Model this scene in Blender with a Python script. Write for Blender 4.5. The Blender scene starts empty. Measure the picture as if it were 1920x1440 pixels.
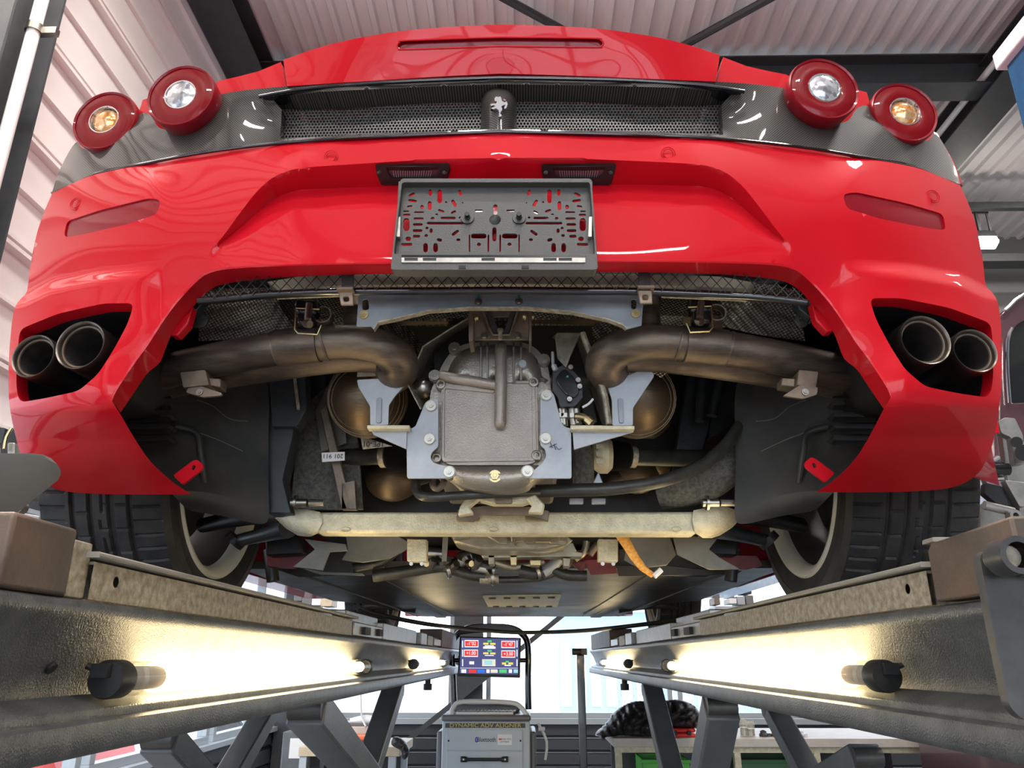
import bpy, bmesh, math, random
import numpy as np
from mathutils import Vector, Matrix
from mathutils.geometry import delaunay_2d_cdt
random.seed(7)
C = bpy.context.scene.collection
SC = bpy.context.scene
H = 1.36            # lens height above the floor; everything below is built relative to the lens, then lifted by H at the end
PITCH, YAW, FPX = math.radians(19.65), math.radians(0.874), 1442.0

# ---------------------------------------------------------------- camera, world, sun, exposure
cd = bpy.data.cameras.new('camera'); cam = bpy.data.objects.new('camera', cd); C.objects.link(cam)
cam.location = (0, 0, H); cam.rotation_euler = (math.pi/2 + PITCH, 0, YAW)
cd.sensor_width = 36; cd.lens = FPX/1920*36; cd.clip_start = 0.02; cd.clip_end = 300
SC.camera = cam
SC.view_settings.view_transform = 'Standard'; SC.view_settings.look = 'None'
SC.view_settings.gamma = 1; SC.view_settings.use_curve_mapping = False
SC.view_settings.exposure = 0.0
w = bpy.data.worlds.new('world'); SC.world = w; w.use_nodes = True
bg = w.node_tree.nodes['Background']; bg.inputs[0].default_value = (0.80, 0.90, 1.0, 1); bg.inputs[1].default_value = 4.4

def area(name, loc, rot, sx, sy, power, col=(1, 1, 1)):
    l = bpy.data.lights.new(name, 'AREA'); l.shape = 'RECTANGLE'; l.size = sx; l.size_y = sy; l.energy = power; l.color = col
    o = bpy.data.objects.new(name, l); C.objects.link(o); o.location = (loc[0], loc[1], loc[2]+H); o.rotation_euler = rot; return o
# light of the hall's ceiling luminaires (their housings are built with the hall)
LAMPS = [(-0.04, -1.3, 4.95), (1.9, -3.6, 4.95), (-1.7, -4.2, 4.95), (2.6, 1.2, 4.6), (6.3, 3.0, 4.95), (6.3, 6.5, 4.95), (-1.75, 2.0, 4.4), (0.6, -5.6, 4.95)]
for i, (x, y, z) in enumerate(LAMPS):
    area('ceiling_lamp_light', (x, y, z-0.04), (0, 0, 0), 1.15, 0.24, 300 if i == 6 else 95, (1.0, 0.95, 0.89))  # the stronger one, left of the car, is added to brighten the wall
area('gate_fill_light', (0.8, -6.6, 1.3), (math.radians(80), 0, 0), 7.0, 3.2, 75, (0.93, 0.96, 1.0))   # added fill standing in for daylight through the glazed gate behind

# ---------------------------------------------------------------- projection helper: pixel of the photograph -> point at a chosen distance
_cpi, _spi, _cyw, _syw = math.cos(PITCH), math.sin(PITCH), math.cos(YAW), math.sin(YAW)
def ray(u, v):
    a = (u-960)/FPX; b = (720-v)/FPX
    y = _cpi-b*_spi; z = _spi+b*_cpi
    return Vector((a*_cyw-y*_syw, a*_syw+y*_cyw, z))
def P(u, v, Y):
    d = ray(u, v); return d*(Y/d.y)
def PX(u, v, X):
    d = ray(u, v); return d*(X/d.x)
def PZ(u, v, Z):
    d = ray(u, v); return d*(Z/d.z)
def pxr(r, u, v, Y):     # a length of r pixels at that point
    p = P(u, v, Y); return r/FPX*(p.y*_cpi*_cyw+p.z*_spi)

# ---------------------------------------------------------------- mesh builder
def frame(ax, up=None):
    z = Vector(ax).normalized(); up = Vector(up) if up else (Vector((0, 0, 1)) if abs(z.z) < .95 else Vector((0, 1, 0)))
    x = up.cross(z).normalized(); y = z.cross(x); return Matrix((x, y, z)).transposed()
def catmull(pts, n=6):
    pts = [Vector(p) for p in pts]; out = []
    if len(pts) < 3: return pts
    for i in range(len(pts)-1):
        p0 = pts[max(i-1, 0)]; p1 = pts[i]; p2 = pts[i+1]; p3 = pts[min(i+2, len(pts)-1)]
        for k in range(n):
            t = k/n
            out.append(0.5*((2*p1)+(p2-p0)*t+(2*p0-5*p1+4*p2-p3)*t*t+(3*p1-p0-3*p2+p3)*t**3))
    out.append(pts[-1]); return out
class MB:
    def __init__(s): s.v = []; s.f = []
    def add(s, vs, fs):
        n = len(s.v); s.v += [Vector(p) for p in vs]; s.f += [tuple(i+n for i in f) for f in fs]; return s
    def box(s, c, d, R=None):
        c = Vector(c); h = Vector(d)/2; vs = []
        for x in (-1, 1):
            for y in (-1, 1):
                for z in (-1, 1):
                    p = Vector((x*h.x, y*h.y, z*h.z)); vs.append(c+(R@p if R else p))
        return s.add(vs, [(0, 1, 3, 2), (4, 6, 7, 5), (0, 4, 5, 1), (2, 3, 7, 6), (0, 2, 6, 4), (1, 5, 7, 3)])
    def box2(s, a, b):
        a = Vector(a); b = Vector(b); return s.box((a+b)/2, [abs(b[i]-a[i]) for i in range(3)])
    def bar(s, p, q, wd, ht, up=None):
        p = Vector(p); q = Vector(q); return s.box((p+q)/2, (wd, ht, (q-p).length), frame(q-p, up))
    def ring(s, c, M, r, n): return [Vector(c)+M@Vector((r*math.cos(2*math.pi*k/n), r*math.sin(2*math.pi*k/n), 0)) for k in range(n)]
    def cyl(s, p, q, r0, r1=None, n=16, cap=True):
        r1 = r0 if r1 is None else r1; M = frame(Vector(q)-Vector(p)); vs = s.ring(p, M, r0, n)+s.ring(q, M, r1, n)
        fs = [(k, (k+1) % n, n+(k+1) % n, n+k) for k in range(n)]
        if cap: fs += [tuple(range(n))[::-1], tuple(range(n, 2*n))]
        return s.add(vs, fs)
    def lathe(s, prof, c, ax, n=32, closed=False, up=None):   # prof: (r, h) along ax
        M = frame(ax, up); z = Vector(ax).normalized(); vs = []; fs = []
        for r, h in prof: vs += s.ring(Vector(c)+z*h, M, max(r, 1e-5), n)
        m = len(prof)
        for i in range(m if closed else m-1):
            j = (i+1) % m
            for k in range(n): fs.append((i*n+k, i*n+(k+1) % n, j*n+(k+1) % n, j*n+k))
        return s.add(vs, fs)
    def tube(s, path, r, n=12, sm=0, cap=True, flat=1.0):
        path = [Vector(p) for p in path]
        if not hasattr(r, '__len__'): r = [r]*len(path)
        if sm:
            idx = catmull([Vector((x, 0, 0)) for x in r], sm); path = catmull(path, sm); r = [p.x for p in idx]
        vs = []; fs = []; pr = None
        for i, p in enumerate(path):
            t = (path[min(i+1, len(path)-1)]-path[max(i-1, 0)]).normalized()
            if pr is None: pr = frame(t)
            else:
                x = pr.col[0]; x = (x-t*x.dot(t)).normalized(); pr = Matrix((x, t.cross(x), t)).transposed()
            vs += [p+pr@Vector((r[i]*math.cos(2*math.pi*k/n), flat*r[i]*math.sin(2*math.pi*k/n), 0)) for k in range(n)]
        for i in range(len(path)-1):
            for k in range(n): fs.append((i*n+k, i*n+(k+1) % n, (i+1)*n+(k+1) % n, (i+1)*n+k))
        if cap: fs += [tuple(range(n))[::-1], tuple(range((len(path)-1)*n, len(path)*n))]
        return s.add(vs, fs)
    def prism(s, poly, ext):      # polygon of 3D points extruded by a vector
        n = len(poly); poly = [Vector(p) for p in poly]; e = Vector(ext)
        fs = [tuple(range(n))[::-1], tuple(range(n, 2*n))]+[(k, (k+1) % n, n+(k+1) % n, n+k) for k in range(n)]
        return s.add(poly+[p+e for p in poly], fs)
    def loft(s, rows, close=False):
        n = len(rows[0]); vs = [p for r in rows for p in r]; fs = []
        for i in range(len(rows)-1):
            for k in range(n if close else n-1): fs.append((i*n+k, i*n+(k+1) % n, (i+1)*n+(k+1) % n, (i+1)*n+k))
        return s.add(vs, fs)
    def mirror(s, xc):
        m = MB(); m.v = [Vector((2*xc-p.x, p.y, p.z)) for p in s.v]; m.f = [tuple(reversed(f)) for f in s.f]; return m
    def join(s, o): return s.add(o.v, o.f)
    def torus(s, c, ax, R, r, n=32, m=10):
        return s.lathe([(R+r*math.cos(2*math.pi*k/m), r*math.sin(2*math.pi*k/m)) for k in range(m)], c, ax, n, True)

ORG = {}
def obj(name, mb, mat, parent=None, smooth=35, bevel=0, origin=None, weld=0, recalc=True, kind=None):
    me = bpy.data.meshes.new(name)
    vs = np.array([tuple(p) for p in mb.v], dtype=float)
    o0 = Vector((vs.min(0)+vs.max(0))/2) if origin is None else Vector(origin)
    me.from_pydata([tuple(p-o0) for p in mb.v], [], mb.f)
    bm = bmesh.new(); bm.from_mesh(me)
    if weld: bmesh.ops.remove_doubles(bm, verts=bm.verts, dist=weld)
    if recalc: bmesh.ops.recalc_face_normals(bm, faces=bm.faces)
    bm.to_mesh(me); bm.free()
    if smooth:
        me.shade_smooth(); me.set_sharp_from_angle(angle=math.radians(smooth))
    me.materials.append(mat)
    o = bpy.data.objects.new(name, me); C.objects.link(o)
    if parent is not None: o.parent = parent; o.location = o0-ORG[parent]
    else: o.location = o0
    ORG[o] = o0
    if bevel:
        b = o.modifiers.new('bevel', 'BEVEL'); b.width = bevel; b.segments = 2; b.limit_method = 'ANGLE'; b.angle_limit = math.radians(40)
    if kind: o['kind'] = kind
    return o
def tag(o, label, cat, group=None):
    o['label'] = label; o['category'] = cat
    if group: o['group'] = group
    return o
def thing(name, label, cat, loc, group=None):
    o = bpy.data.objects.new(name, None); C.objects.link(o); o.location = loc; o.empty_display_size = .1; ORG[o] = Vector(loc)
    return tag(o, label, cat, group)
def struct(name, mb, mat, parent=None, **k):
    o = obj(name, mb, mat, parent, **k)
    if parent is None: o['kind'] = 'structure'
    return o
def copy_tree(o, parent=None):
    c = o.copy(); C.objects.link(c); c.parent = parent
    for ch in o.children: copy_tree(ch, c)
    return c

def inpoly(px, py, poly):
    r = np.zeros(px.shape, bool); n = len(poly); j = n-1
    for i in range(n):
        xi, yi = poly[i]; xj, yj = poly[j]
        c = ((yi > py) != (yj > py)) & (px < (xj-xi)*(py-yi)/((yj-yi) or 1e-9)+xi)
        r ^= c; j = i
    return r
def dens(poly, step, closed=True):
    out = []; n = len(poly)
    for i in range(n if closed else n-1):
        a = Vector(poly[i][:2]); b = Vector(poly[(i+1) % n][:2]); m = max(1, int((b-a).length/step)) if step else 1
        for k in range(m): out.append(tuple(a+(b-a)*k/m))
    if not closed: out.append(tuple(poly[-1][:2]))
    return out
def rnd(poly, r=6, n=4):      # round the corners of a 2D polygon
    out = []; m = len(poly)
    for i in range(m):
        p = Vector(poly[i]); a = Vector(poly[i-1]); b = Vector(poly[(i+1) % m])
        da = (a-p); db = (b-p); ra = min(r, da.length*.45); rb = min(r, db.length*.45)
        p0 = p+da.normalized()*ra; p1 = p+db.normalized()*rb
        for k in range(n+1):
            t = k/n; out.append(tuple((1-t)**2*p0+2*t*(1-t)*p+t*t*p1))
    return out
def smooth2(poly, n=5, closed=True):
    m = len(poly); out = []
    q = [Vector(p) for p in poly]
    for i in range(m if closed else m-1):
        if closed: p0, p1, p2, p3 = q[i-1], q[i], q[(i+1) % m], q[(i+2) % m]
        else: p0, p1, p2, p3 = q[max(i-1, 0)], q[i], q[i+1], q[min(i+2, m-1)]
        for k in range(n):
            t = k/n; out.append(tuple(0.5*((2*p1)+(p2-p0)*t+(2*p0-5*p1+4*p2-p3)*t*t+(3*p1-p0-3*p2+p3)*t**3)))
    if not closed: out.append(tuple(q[-1]))
    return out
def cdt(outer, holes=(), step=None, creases=(), grid=None):
    """triangulate a 2D region -> (pts, tris, loops)"""
    outer = dens(outer, step) if step else [tuple(p[:2]) for p in outer]
    holes = [dens(h, step) if step else [tuple(p[:2]) for p in h] for h in holes]
    pts = []; edges = []; loops = []
    for lp in [outer]+holes:
        s = len(pts); pts += lp; edges += [(s+k, s+(k+1) % len(lp)) for k in range(len(lp))]; loops.append((s, len(lp)))
    for cr in creases:
        cr = dens(cr, step, False); s = len(pts); pts += cr; edges += [(s+k, s+k+1) for k in range(len(cr)-1)]
    if step or grid:
        g = grid or step
        xs = [p[0] for p in outer]; ys = [p[1] for p in outer]
        gx, gy = np.meshgrid(np.arange(min(xs)+g*.37, max(xs), g), np.arange(min(ys)+g*.41, max(ys), g))
        gx = gx.copy(); gx[::2] += g*.5; gx = gx.ravel(); gy = gy.ravel()
        ok = inpoly(gx, gy, outer)
        for h in holes: ok &= ~inpoly(gx, gy, h)
        B = np.array(pts); gx = gx[ok]; gy = gy[ok]; keep = np.ones(len(gx), bool)
        for k in range(0, len(B), 400):
            b = B[k:k+400]; d = (gx[:, None]-b[None, :, 0])**2+(gy[:, None]-b[None, :, 1])**2
            keep &= d.min(1) > (g*.45)**2
        pts = pts+list(zip(gx[keep].tolist(), gy[keep].tolist()))
    V, E, F, ov, oe, of = delaunay_2d_cdt([Vector(p) for p in pts], edges, [], 0, 1e-5)
    V = [tuple(p) for p in V]
    cx = np.array([sum(V[i][0] for i in f)/3 for f in F]); cy = np.array([sum(V[i][1] for i in f)/3 for f in F])
    ok = inpoly(cx, cy, outer)
    for h in holes: ok &= ~inpoly(cx, cy, h)
    F = [f for f, k in zip(F, ok) if k]
    return V, F
def plate(outer, holes, depth, thick, step=None, ext=None, grid=None):
    """a plate cut to a pixel outline standing at depth(u,v), extruded away from the viewer by `thick` (or the vector ext)"""
    V, F = cdt(outer, holes, step, grid=grid); m = MB()
    f = depth if callable(depth) else (lambda u, v: depth)
    A = [P(u, v, f(u, v)) for u, v in V]; e = Vector(ext) if ext else Vector((0, thick, 0)); n = len(A)
    cnt = {}
    for t in F:
        for k in range(3):
            a, b = t[k], t[(k+1) % 3]; cnt[(a, b)] = 1
    side = [(a, b) for a, b in cnt if (b, a) not in cnt]
    fs = list(F)
    if thick or ext:
        fs += [(a+n, c+n, b+n) for a, b, c in F]+[(b, a, a+n, b+n) for a, b in side]
        A = A+[p+e for p in A]
    m.add(A, fs); return m

# ---------------------------------------------------------------- materials
def newmat(name):
    m = bpy.data.materials.new(name); m.use_nodes = True; nt = m.node_tree
    return m, nt, nt.nodes['Principled BSDF']
def mat(name, col, rough=.5, metal=0, coat=0, coatr=.05, var=None, vscale=20, bump=0, bscale=100, spec=None, emit=None, es=0, stretch=None, rvar=0, detail=4):
    m, nt, b = newmat(name); N = nt.nodes; L = nt.links
    b.inputs['Base Color'].default_value = (*col, 1); b.inputs['Roughness'].default_value = rough; b.inputs['Metallic'].default_value = metal
    b.inputs['Coat Weight'].default_value = coat; b.inputs['Coat Roughness'].default_value = coatr
    if spec is not None: b.inputs['Specular IOR Level'].default_value = spec
    if emit: b.inputs['Emission Color'].default_value = (*emit, 1); b.inputs['Emission Strength'].default_value = es
    tc = None
    if var or bump or rvar:
        tc = N.new('ShaderNodeTexCoord'); src = tc.outputs['Object']
        if stretch:
            mp = N.new('ShaderNodeMapping'); mp.inputs['Scale'].default_value = stretch; L.new(src, mp.inputs[0]); src = mp.outputs[0]
    if var:
        n = N.new('ShaderNodeTexNoise'); n.inputs['Scale'].default_value = vscale; n.inputs['Detail'].default_value = detail; n.inputs['Roughness'].default_value = .65
        L.new(src, n.inputs['Vector']); r = N.new('ShaderNodeValToRGB'); r.color_ramp.elements[0].position = .36; r.color_ramp.elements[1].position = .64
        r.color_ramp.elements[0].color = (*col, 1); r.color_ramp.elements[1].color = (*var, 1)
        L.new(n.outputs['Fac'], r.inputs[0]); L.new(r.outputs[0], b.inputs['Base Color'])
        if rvar:
            mr = N.new('ShaderNodeMapRange'); mr.inputs[3].default_value = rough-rvar; mr.inputs[4].default_value = rough+rvar
            L.new(n.outputs['Fac'], mr.inputs[0]); L.new(mr.outputs[0], b.inputs['Roughness'])
    if bump:
        n2 = N.new('ShaderNodeTexNoise'); n2.inputs['Scale'].default_value = bscale; n2.inputs['Detail'].default_value = 2
        L.new(src, n2.inputs['Vector']); bp = N.new('ShaderNodeBump'); bp.inputs['Strength'].default_value = bump; bp.inputs['Distance'].default_value = .002
        L.new(n2.outputs['Fac'], bp.inputs['Height']); L.new(bp.outputs[0], b.inputs['Normal'])
    return m
M = {}
M['red'] = mat('red_paint', (.53, .002, .011), .6, 0, .5, .03, spec=.12)
M['red_dirty'] = mat('gloss_red_paint', (.53, .002, .011), .6, 0, .5, .035, spec=.12)
M['red_in'] = mat('red_primer', (.20, .02, .02), .5, var=(.12, .02, .02), vscale=30)
M['carrier'] = mat('grey_black_plastic', (.065, .062, .058), .42, bump=.3, bscale=500)
M['black'] = mat('black_plastic', (.012, .012, .013), .45, bump=.15, bscale=300)
M['black_gloss'] = mat('black_gloss', (.008, .008, .01), .18, 0, .5)
M['liner'] = mat('liner_plastic', (.015, .016, .016), .5, var=(.036, .034, .030), vscale=9, bump=.2, bscale=60)
M['navy'] = mat('black_frame_paint', (.012, .018, .022), .42, var=(.028, .034, .036), vscale=12, bump=.25, bscale=120)
M['rubber'] = mat('tyre_rubber', (.022, .022, .024), .62, var=(.045, .043, .042), vscale=25, bump=.2, bscale=200)
M['hose'] = mat('hose_rubber', (.018, .018, .017), .38, var=(.04, .038, .03), vscale=40)
M['felt'] = mat('felt_wrap', (.06, .057, .05), .85, var=(.13, .125, .105), vscale=120, bump=1.0, bscale=160)
M['alu'] = mat('cast_aluminium', (.27, .235, .20), .42, .75, var=(.36, .33, .28), vscale=14, bump=.35, bscale=260, rvar=.08)
M['alu_plate'] = mat('cast_aluminium_plate', (.29, .245, .215), .45, .55, var=(.37, .32, .275), vscale=10, bump=.35, bscale=420, rvar=.08)
M['bracket'] = mat('galvanised_bracket', (.28, .295, .325), .42, .3, var=(.36, .375, .40), vscale=12, rvar=.1)
M['barplate'] = mat('grey_crash_bar', (.20, .22, .24), .45, .4, var=(.27, .285, .30), vscale=10)
M['zinc'] = mat('zinc_bolt', (.36, .34, .30), .33, 1)
M['brass'] = mat('brassy_bolt', (.50, .40, .22), .35, 1)
M['exh'] = mat('burnt_steel', (.075, .058, .046), .46, .7, var=(.19, .145, .11), vscale=9, rvar=.1, bump=.15, bscale=200, stretch=(1, 2, 6))
M['exh_hot'] = mat('heat_tinted_steel', (.155, .105, .06), .45, .8, var=(.13, .105, .08), vscale=12, rvar=.1, bump=.3, bscale=60, stretch=(1, 1, 5))
M['tip'] = mat('tailpipe_steel', (.11, .095, .08), .34, .9, var=(.19, .165, .14), vscale=12, rvar=.08)
M['soot'] = mat('soot', (.010, .009, .009), .8, var=(.035, .028, .024), vscale=30)
M['brown'] = mat('brown_steel', (.16, .125, .10), .5, .6, var=(.24, .18, .13), vscale=30)
M['shield_plate'] = mat('polished_sheet', (.42, .40, .33), .35, .6, var=(.16, .15, .12), vscale=25, rvar=.1)
M['cream'] = mat('warm_lit_cream', (.66, .60, .42), .5, .2, var=(.50, .45, .32), vscale=40, bump=.7, bscale=220)  # for the castings, the tube lamps' yellow light is put into this colour
M['pan'] = mat('engine_alloy', (.40, .36, .27), .36, .7, var=(.28, .25, .19), vscale=18, rvar=.1, bump=.3, bscale=150)
M['gpanel'] = mat('grey_undertray', (.20, .185, .15), .5, .35, var=(.13, .12, .10), vscale=9)
M['under'] = mat('dark_underfloor', (.06, .053, .044), .45, .1, var=(.03, .027, .024), vscale=4, rvar=.12, bump=.2, bscale=60)
M['silver'] = mat('rim_silver', (.92, .90, .82), .35, .0)
M['rimdark'] = mat('rim_barrel', (.20, .19, .185), .4, .5, var=(.13, .125, .12), vscale=6)
M['caliper'] = mat('red_caliper', (.55, .03, .02), .4)
M['white'] = mat('white_label', (.75, .75, .75), .5)
M['ink'] = mat('black_ink', (.01, .01, .012), .6)
M['teal'] = mat('green_paint_mark', (.0, .14, .12), .5)
M['orange_strap'] = mat('orange_webbing', (.75, .24, .02), .7, var=(.85, .5, .12), vscale=150)
M['mesh'] = mat('mesh_paint', (.13, .125, .12), .35, .3)
M['wire'] = mat('black_wire', (.008, .008, .009), .4)
M['bumper_in'] = mat('grey_beige_paint', (.42, .40, .33), .55, var=(.30, .28, .23), vscale=30)
# lift
M['lift'] = mat('hammered_grey_paint', (.075, .08, .082), .33, .25, 0, var=(.13, .135, .135), vscale=30, bump=.55, bscale=420)
M['lift_leg'] = mat('grey_leg_paint', (.13, .145, .155), .38, .1, bump=.3, bscale=200, var=(.10, .11, .12), vscale=8)
M['galv'] = mat('dusty_galvanised_rail', (.22, .18, .13), .5, .55, var=(.46, .42, .34), vscale=90, rvar=.1, detail=8)
M['rust'] = mat('brown_rusted_steel', (.075, .06, .05), .55, .3, var=(.14, .092, .065), vscale=12, bump=.3, bscale=200)
M['darksteel'] = mat('dark_steel', (.05, .05, .052), .4, .5, var=(.09, .088, .085), vscale=15)
M['tube_cap'] = mat('lamp_cap', (.012, .012, .012), .45)
# hall
M['wallw'] = mat('white_wall_sheet', (.78, .73, .70), .42, .0, var=(.74, .69, .66), vscale=2)
M['ceil'] = mat('ceiling_sheet', (.74, .69, .68), .5)
M['beam'] = mat('anthracite_beam', (.030, .032, .035), .45, var=(.042, .044, .047), vscale=10)
M['pipew'] = mat('white_conduit', (.55, .54, .52), .35)
M['siding'] = mat('dark_siding', (.045, .048, .054), .42)
M['floor'] = mat('floor_concrete', (.27, .27, .265), .5, var=(.22, .22, .215), vscale=2)
M['fr'] = mat('window_frame', (.35, .38, .40), .4)
M['grayw'] = mat('grey_wall', (.22, .215, .21), .6)
M['blue'] = mat('blue_paint', (.015, .07, .17), .4, var=(.02, .09, .20), vscale=30)
M['plum'] = mat('plum_car_paint', (.09, .045, .055), .3, 0, 1, .04)
M['glass_dark'] = mat('dark_glass', (.02, .025, .025), .05, 0, 1)
M['chrome'] = mat('chrome', (.8, .8, .8), .1, 1)
M['machined'] = mat('machined_aluminium', (.42, .41, .38), .35, .7, var=(.32, .31, .29), vscale=30)
M['target'] = mat('target_plate', (.24, .225, .195), .55, var=(.29, .27, .235), vscale=9, detail=8)
M['cabinet'] = mat('pale_grey_cabinet', (.46, .50, .54), .4)
M['cabinet_dark'] = mat('grey_trim', (.15, .15, .155), .4)
M['wood'] = mat('pale_wood', (.62, .52, .38), .5, var=(.55, .43, .28), vscale=20)
M['benchw'] = mat('worn_white_bench', (.60, .55, .48), .5, var=(.50, .45, .40), vscale=10)
M['orange'] = mat('orange_plastic', (.85, .13, .02), .4)
M['redp'] = mat('red_plastic', (.75, .03, .02), .4)
M['green'] = mat('green_plastic', (.08, .45, .04), .4)
M['dkgreen'] = mat('dark_green_plastic', (.06, .16, .07), .5)
M['cloth'] = mat('black_cloth', (.030, .028, .032), .42, var=(.045, .042, .045), vscale=20)
M['asphalt'] = mat('pale_yard', (.55, .56, .57), .8)
M['facade'] = mat('pale_blue_facade', (.45, .58, .68), .5)
M['facade2'] = mat('white_facade', (.8, .82, .84), .5)

def glassmat(name, col=(1, 1, 1), tr=.85, rough=.02):
    m, nt, b = newmat(name); N = nt.nodes; L = nt.links
    t = N.new('ShaderNodeBsdfTransparent'); t.inputs[0].default_value = (*col, 1)
    b.inputs['Base Color'].default_value = (*col, 1); b.inputs['Roughness'].default_value = rough; b.inputs['Coat Weight'].default_value = .5
    mx = N.new('ShaderNodeMixShader'); mx.inputs[0].default_value = 1-tr
    L.new(t.outputs[0], mx.inputs[1]); L.new(b.outputs[0], mx.inputs[2]); L.new(mx.outputs[0], N['Material Output'].inputs[0]); return m
M['sleeve'] = glassmat('clear_lamp_sleeve', (.95, .93, .85), .72, .05)
M['pane'] = glassmat('window_glass', (.96, .98, 1), .93)
def emitmat(name, col, s):
    m, nt, b = newmat(name); N = nt.nodes
    e = N.new('ShaderNodeEmission'); e.inputs[0].default_value = (*col, 1); e.inputs[1].default_value = s
    nt.links.new(e.outputs[0], N['Material Output'].inputs[0]); return m
M['tube'] = emitmat('lit_tube', (1.0, .80, .48), 30)
M['lamp'] = emitmat('lit_diffuser', (1, .96, .9), 25)
M['flood'] = emitmat('lit_flood', (1, .97, .85), 60)
def carbonmat():
    m, nt, b = newmat('carbon_weave'); N = nt.nodes; L = nt.links
    tc = N.new('ShaderNodeTexCoord'); mp = N.new('ShaderNodeMapping'); mp.inputs['Scale'].default_value = (1, 0.0, 1); mp.inputs['Rotation'].default_value = (0, 0, 0)
    ck = N.new('ShaderNodeTexChecker'); ck.inputs['Scale'].default_value = 420; ck.inputs['Color1'].default_value = (.012, .011, .010, 1); ck.inputs['Color2'].default_value = (.085, .077, .068, 1)
    L.new(tc.outputs['Object'], mp.inputs[0]); L.new(mp.outputs[0], ck.inputs[0]); L.new(ck.outputs[0], b.inputs['Base Color'])
    b.inputs['Roughness'].default_value = .5; b.inputs['Metallic'].default_value = .1; b.inputs['Specular IOR Level'].default_value = .2; b.inputs['Coat Weight'].default_value = .6; b.inputs['Coat Roughness'].default_value = .04
    return m
M['carbon'] = carbonmat()
def embossmat(name, col, sc=170):  # relief shading is also put into the colour: bright cells, dark creases
    m, nt, b = newmat(name); N = nt.nodes; L = nt.links
    b.inputs['Base Color'].default_value = (*col, 1); b.inputs['Metallic'].default_value = .5; b.inputs['Roughness'].default_value = .4
    tc = N.new('ShaderNodeTexCoord'); vo = N.new('ShaderNodeTexVoronoi'); vo.inputs['Scale'].default_value = sc; vo.inputs['Randomness'].default_value = .12
    mp = N.new('ShaderNodeMapping'); mp.inputs['Scale'].default_value = (1, .5, 1.3); mp.inputs['Rotation'].default_value = (0, .5, 0)
    bp = N.new('ShaderNodeBump'); bp.inputs['Strength'].default_value = 1; bp.inputs['Distance'].default_value = .004; bp.invert = True
    L.new(tc.outputs['Object'], mp.inputs[0]); L.new(mp.outputs[0], vo.inputs['Vector']); r = N.new('ShaderNodeValToRGB'); r.color_ramp.elements[0].color = (*[min(1, c_*1.5) for c_ in col], 1); r.color_ramp.elements[1].color = (*[c_*.25 for c_ in col], 1); r.color_ramp.elements[0].position = .1; r.color_ramp.elements[1].position = .6; L.new(vo.outputs['Distance'], r.inputs[0]); L.new(r.outputs[0], b.inputs['Base Color']); L.new(vo.outputs['Distance'], bp.inputs['Height']); L.new(bp.outputs[0], b.inputs['Normal']); return m
M['emboss'] = embossmat('embossed_heat_shield', (.42, .39, .32))
M['emboss_lt'] = embossmat('bright_embossed_shield', (.50, .46, .34))
def lensmat(name, c1, c2, sc):
    m, nt, b = newmat(name); N = nt.nodes; L = nt.links
    tc = N.new('ShaderNodeTexCoord'); wv = N.new('ShaderNodeTexWave'); wv.bands_direction = 'X'; wv.inputs['Scale'].default_value = sc; wv.inputs['Distortion'].default_value = 1.5
    r = N.new('ShaderNodeValToRGB'); r.color_ramp.elements[0].color = (*c1, 1); r.color_ramp.elements[1].color = (*c2, 1)
    L.new(tc.outputs['Object'], wv.inputs[0]); L.new(wv.outputs['Fac'], r.inputs[0]); L.new(r.outputs[0], b.inputs['Base Color'])
    bp = N.new('ShaderNodeBump'); bp.inputs['Strength'].default_value = .15; bp.inputs['Distance'].default_value = .001; L.new(wv.outputs['Fac'], bp.inputs['Height']); L.new(bp.outputs[0], b.inputs['Normal'])
    b.inputs['Roughness'].default_value = .25; b.inputs['Specular IOR Level'].default_value = .15; b.inputs['Coat Weight'].default_value = .35; b.inputs['Coat Roughness'].default_value = .02; return m
M['lens_red'] = lensmat('red_lens', (.30, .002, .008), (.08, .001, .003), 220)
M['lens_dark'] = mat('dark_red_lens', (.24, .003, .012), .3, 0, .4, .02, spec=.15, var=(.22, .003, .01), vscale=200)
def facet(name, c1, c2):
    m, nt, b = newmat(name); N = nt.nodes; L = nt.links
    tc = N.new('ShaderNodeTexCoord'); vo = N.new('ShaderNodeTexVoronoi'); vo.inputs['Scale'].default_value = 130
    r = N.new('ShaderNodeValToRGB'); r.color_ramp.elements[0].color = (*c1, 1); r.color_ramp.elements[1].color = (*c2, 1)
    sx = N.new('ShaderNodeSeparateColor'); L.new(tc.outputs['Object'], vo.inputs['Vector']); L.new(vo.outputs['Color'], sx.inputs[0]); L.new(sx.outputs[0], r.inputs[0]); L.new(r.outputs[0], b.inputs['Base Color'])
    b.inputs['Metallic'].default_value = .6; b.inputs['Roughness'].default_value = .15; b.inputs['Coat Weight'].default_value = 1; return m
M['lens_clear'] = facet('clear_reflector', (.9, .9, .92), (.30, .30, .34))
M['lens_amber'] = facet('amber_reflector', (.85, .28, .02), (.9, .62, .35))
M['lens_lic'] = mat('smoky_lens', (.05, .045, .05), .2, 0, 1)

def text(name, s, size, loc, rot, material, parent, ext=.0006, sx=1.0, align='CENTER'):
    cu = bpy.data.curves.new(name, 'FONT'); cu.body = s; cu.size = size; cu.extrude = ext; cu.align_x = align; cu.align_y = 'CENTER'; cu.resolution_u = 3
    t = bpy.data.objects.new(name, cu); C.objects.link(t); bpy.context.view_layer.update()
    me = bpy.data.meshes.new_from_object(t); bpy.data.objects.remove(t)
    o = bpy.data.objects.new(name, me); C.objects.link(o); me.materials.clear(); me.materials.append(material)
    o.parent = parent; o.location = Vector(loc)-ORG[parent]; o.rotation_euler = rot; o.scale = (sx, 1, 1); ORG[o] = Vector(loc); return o

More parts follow.
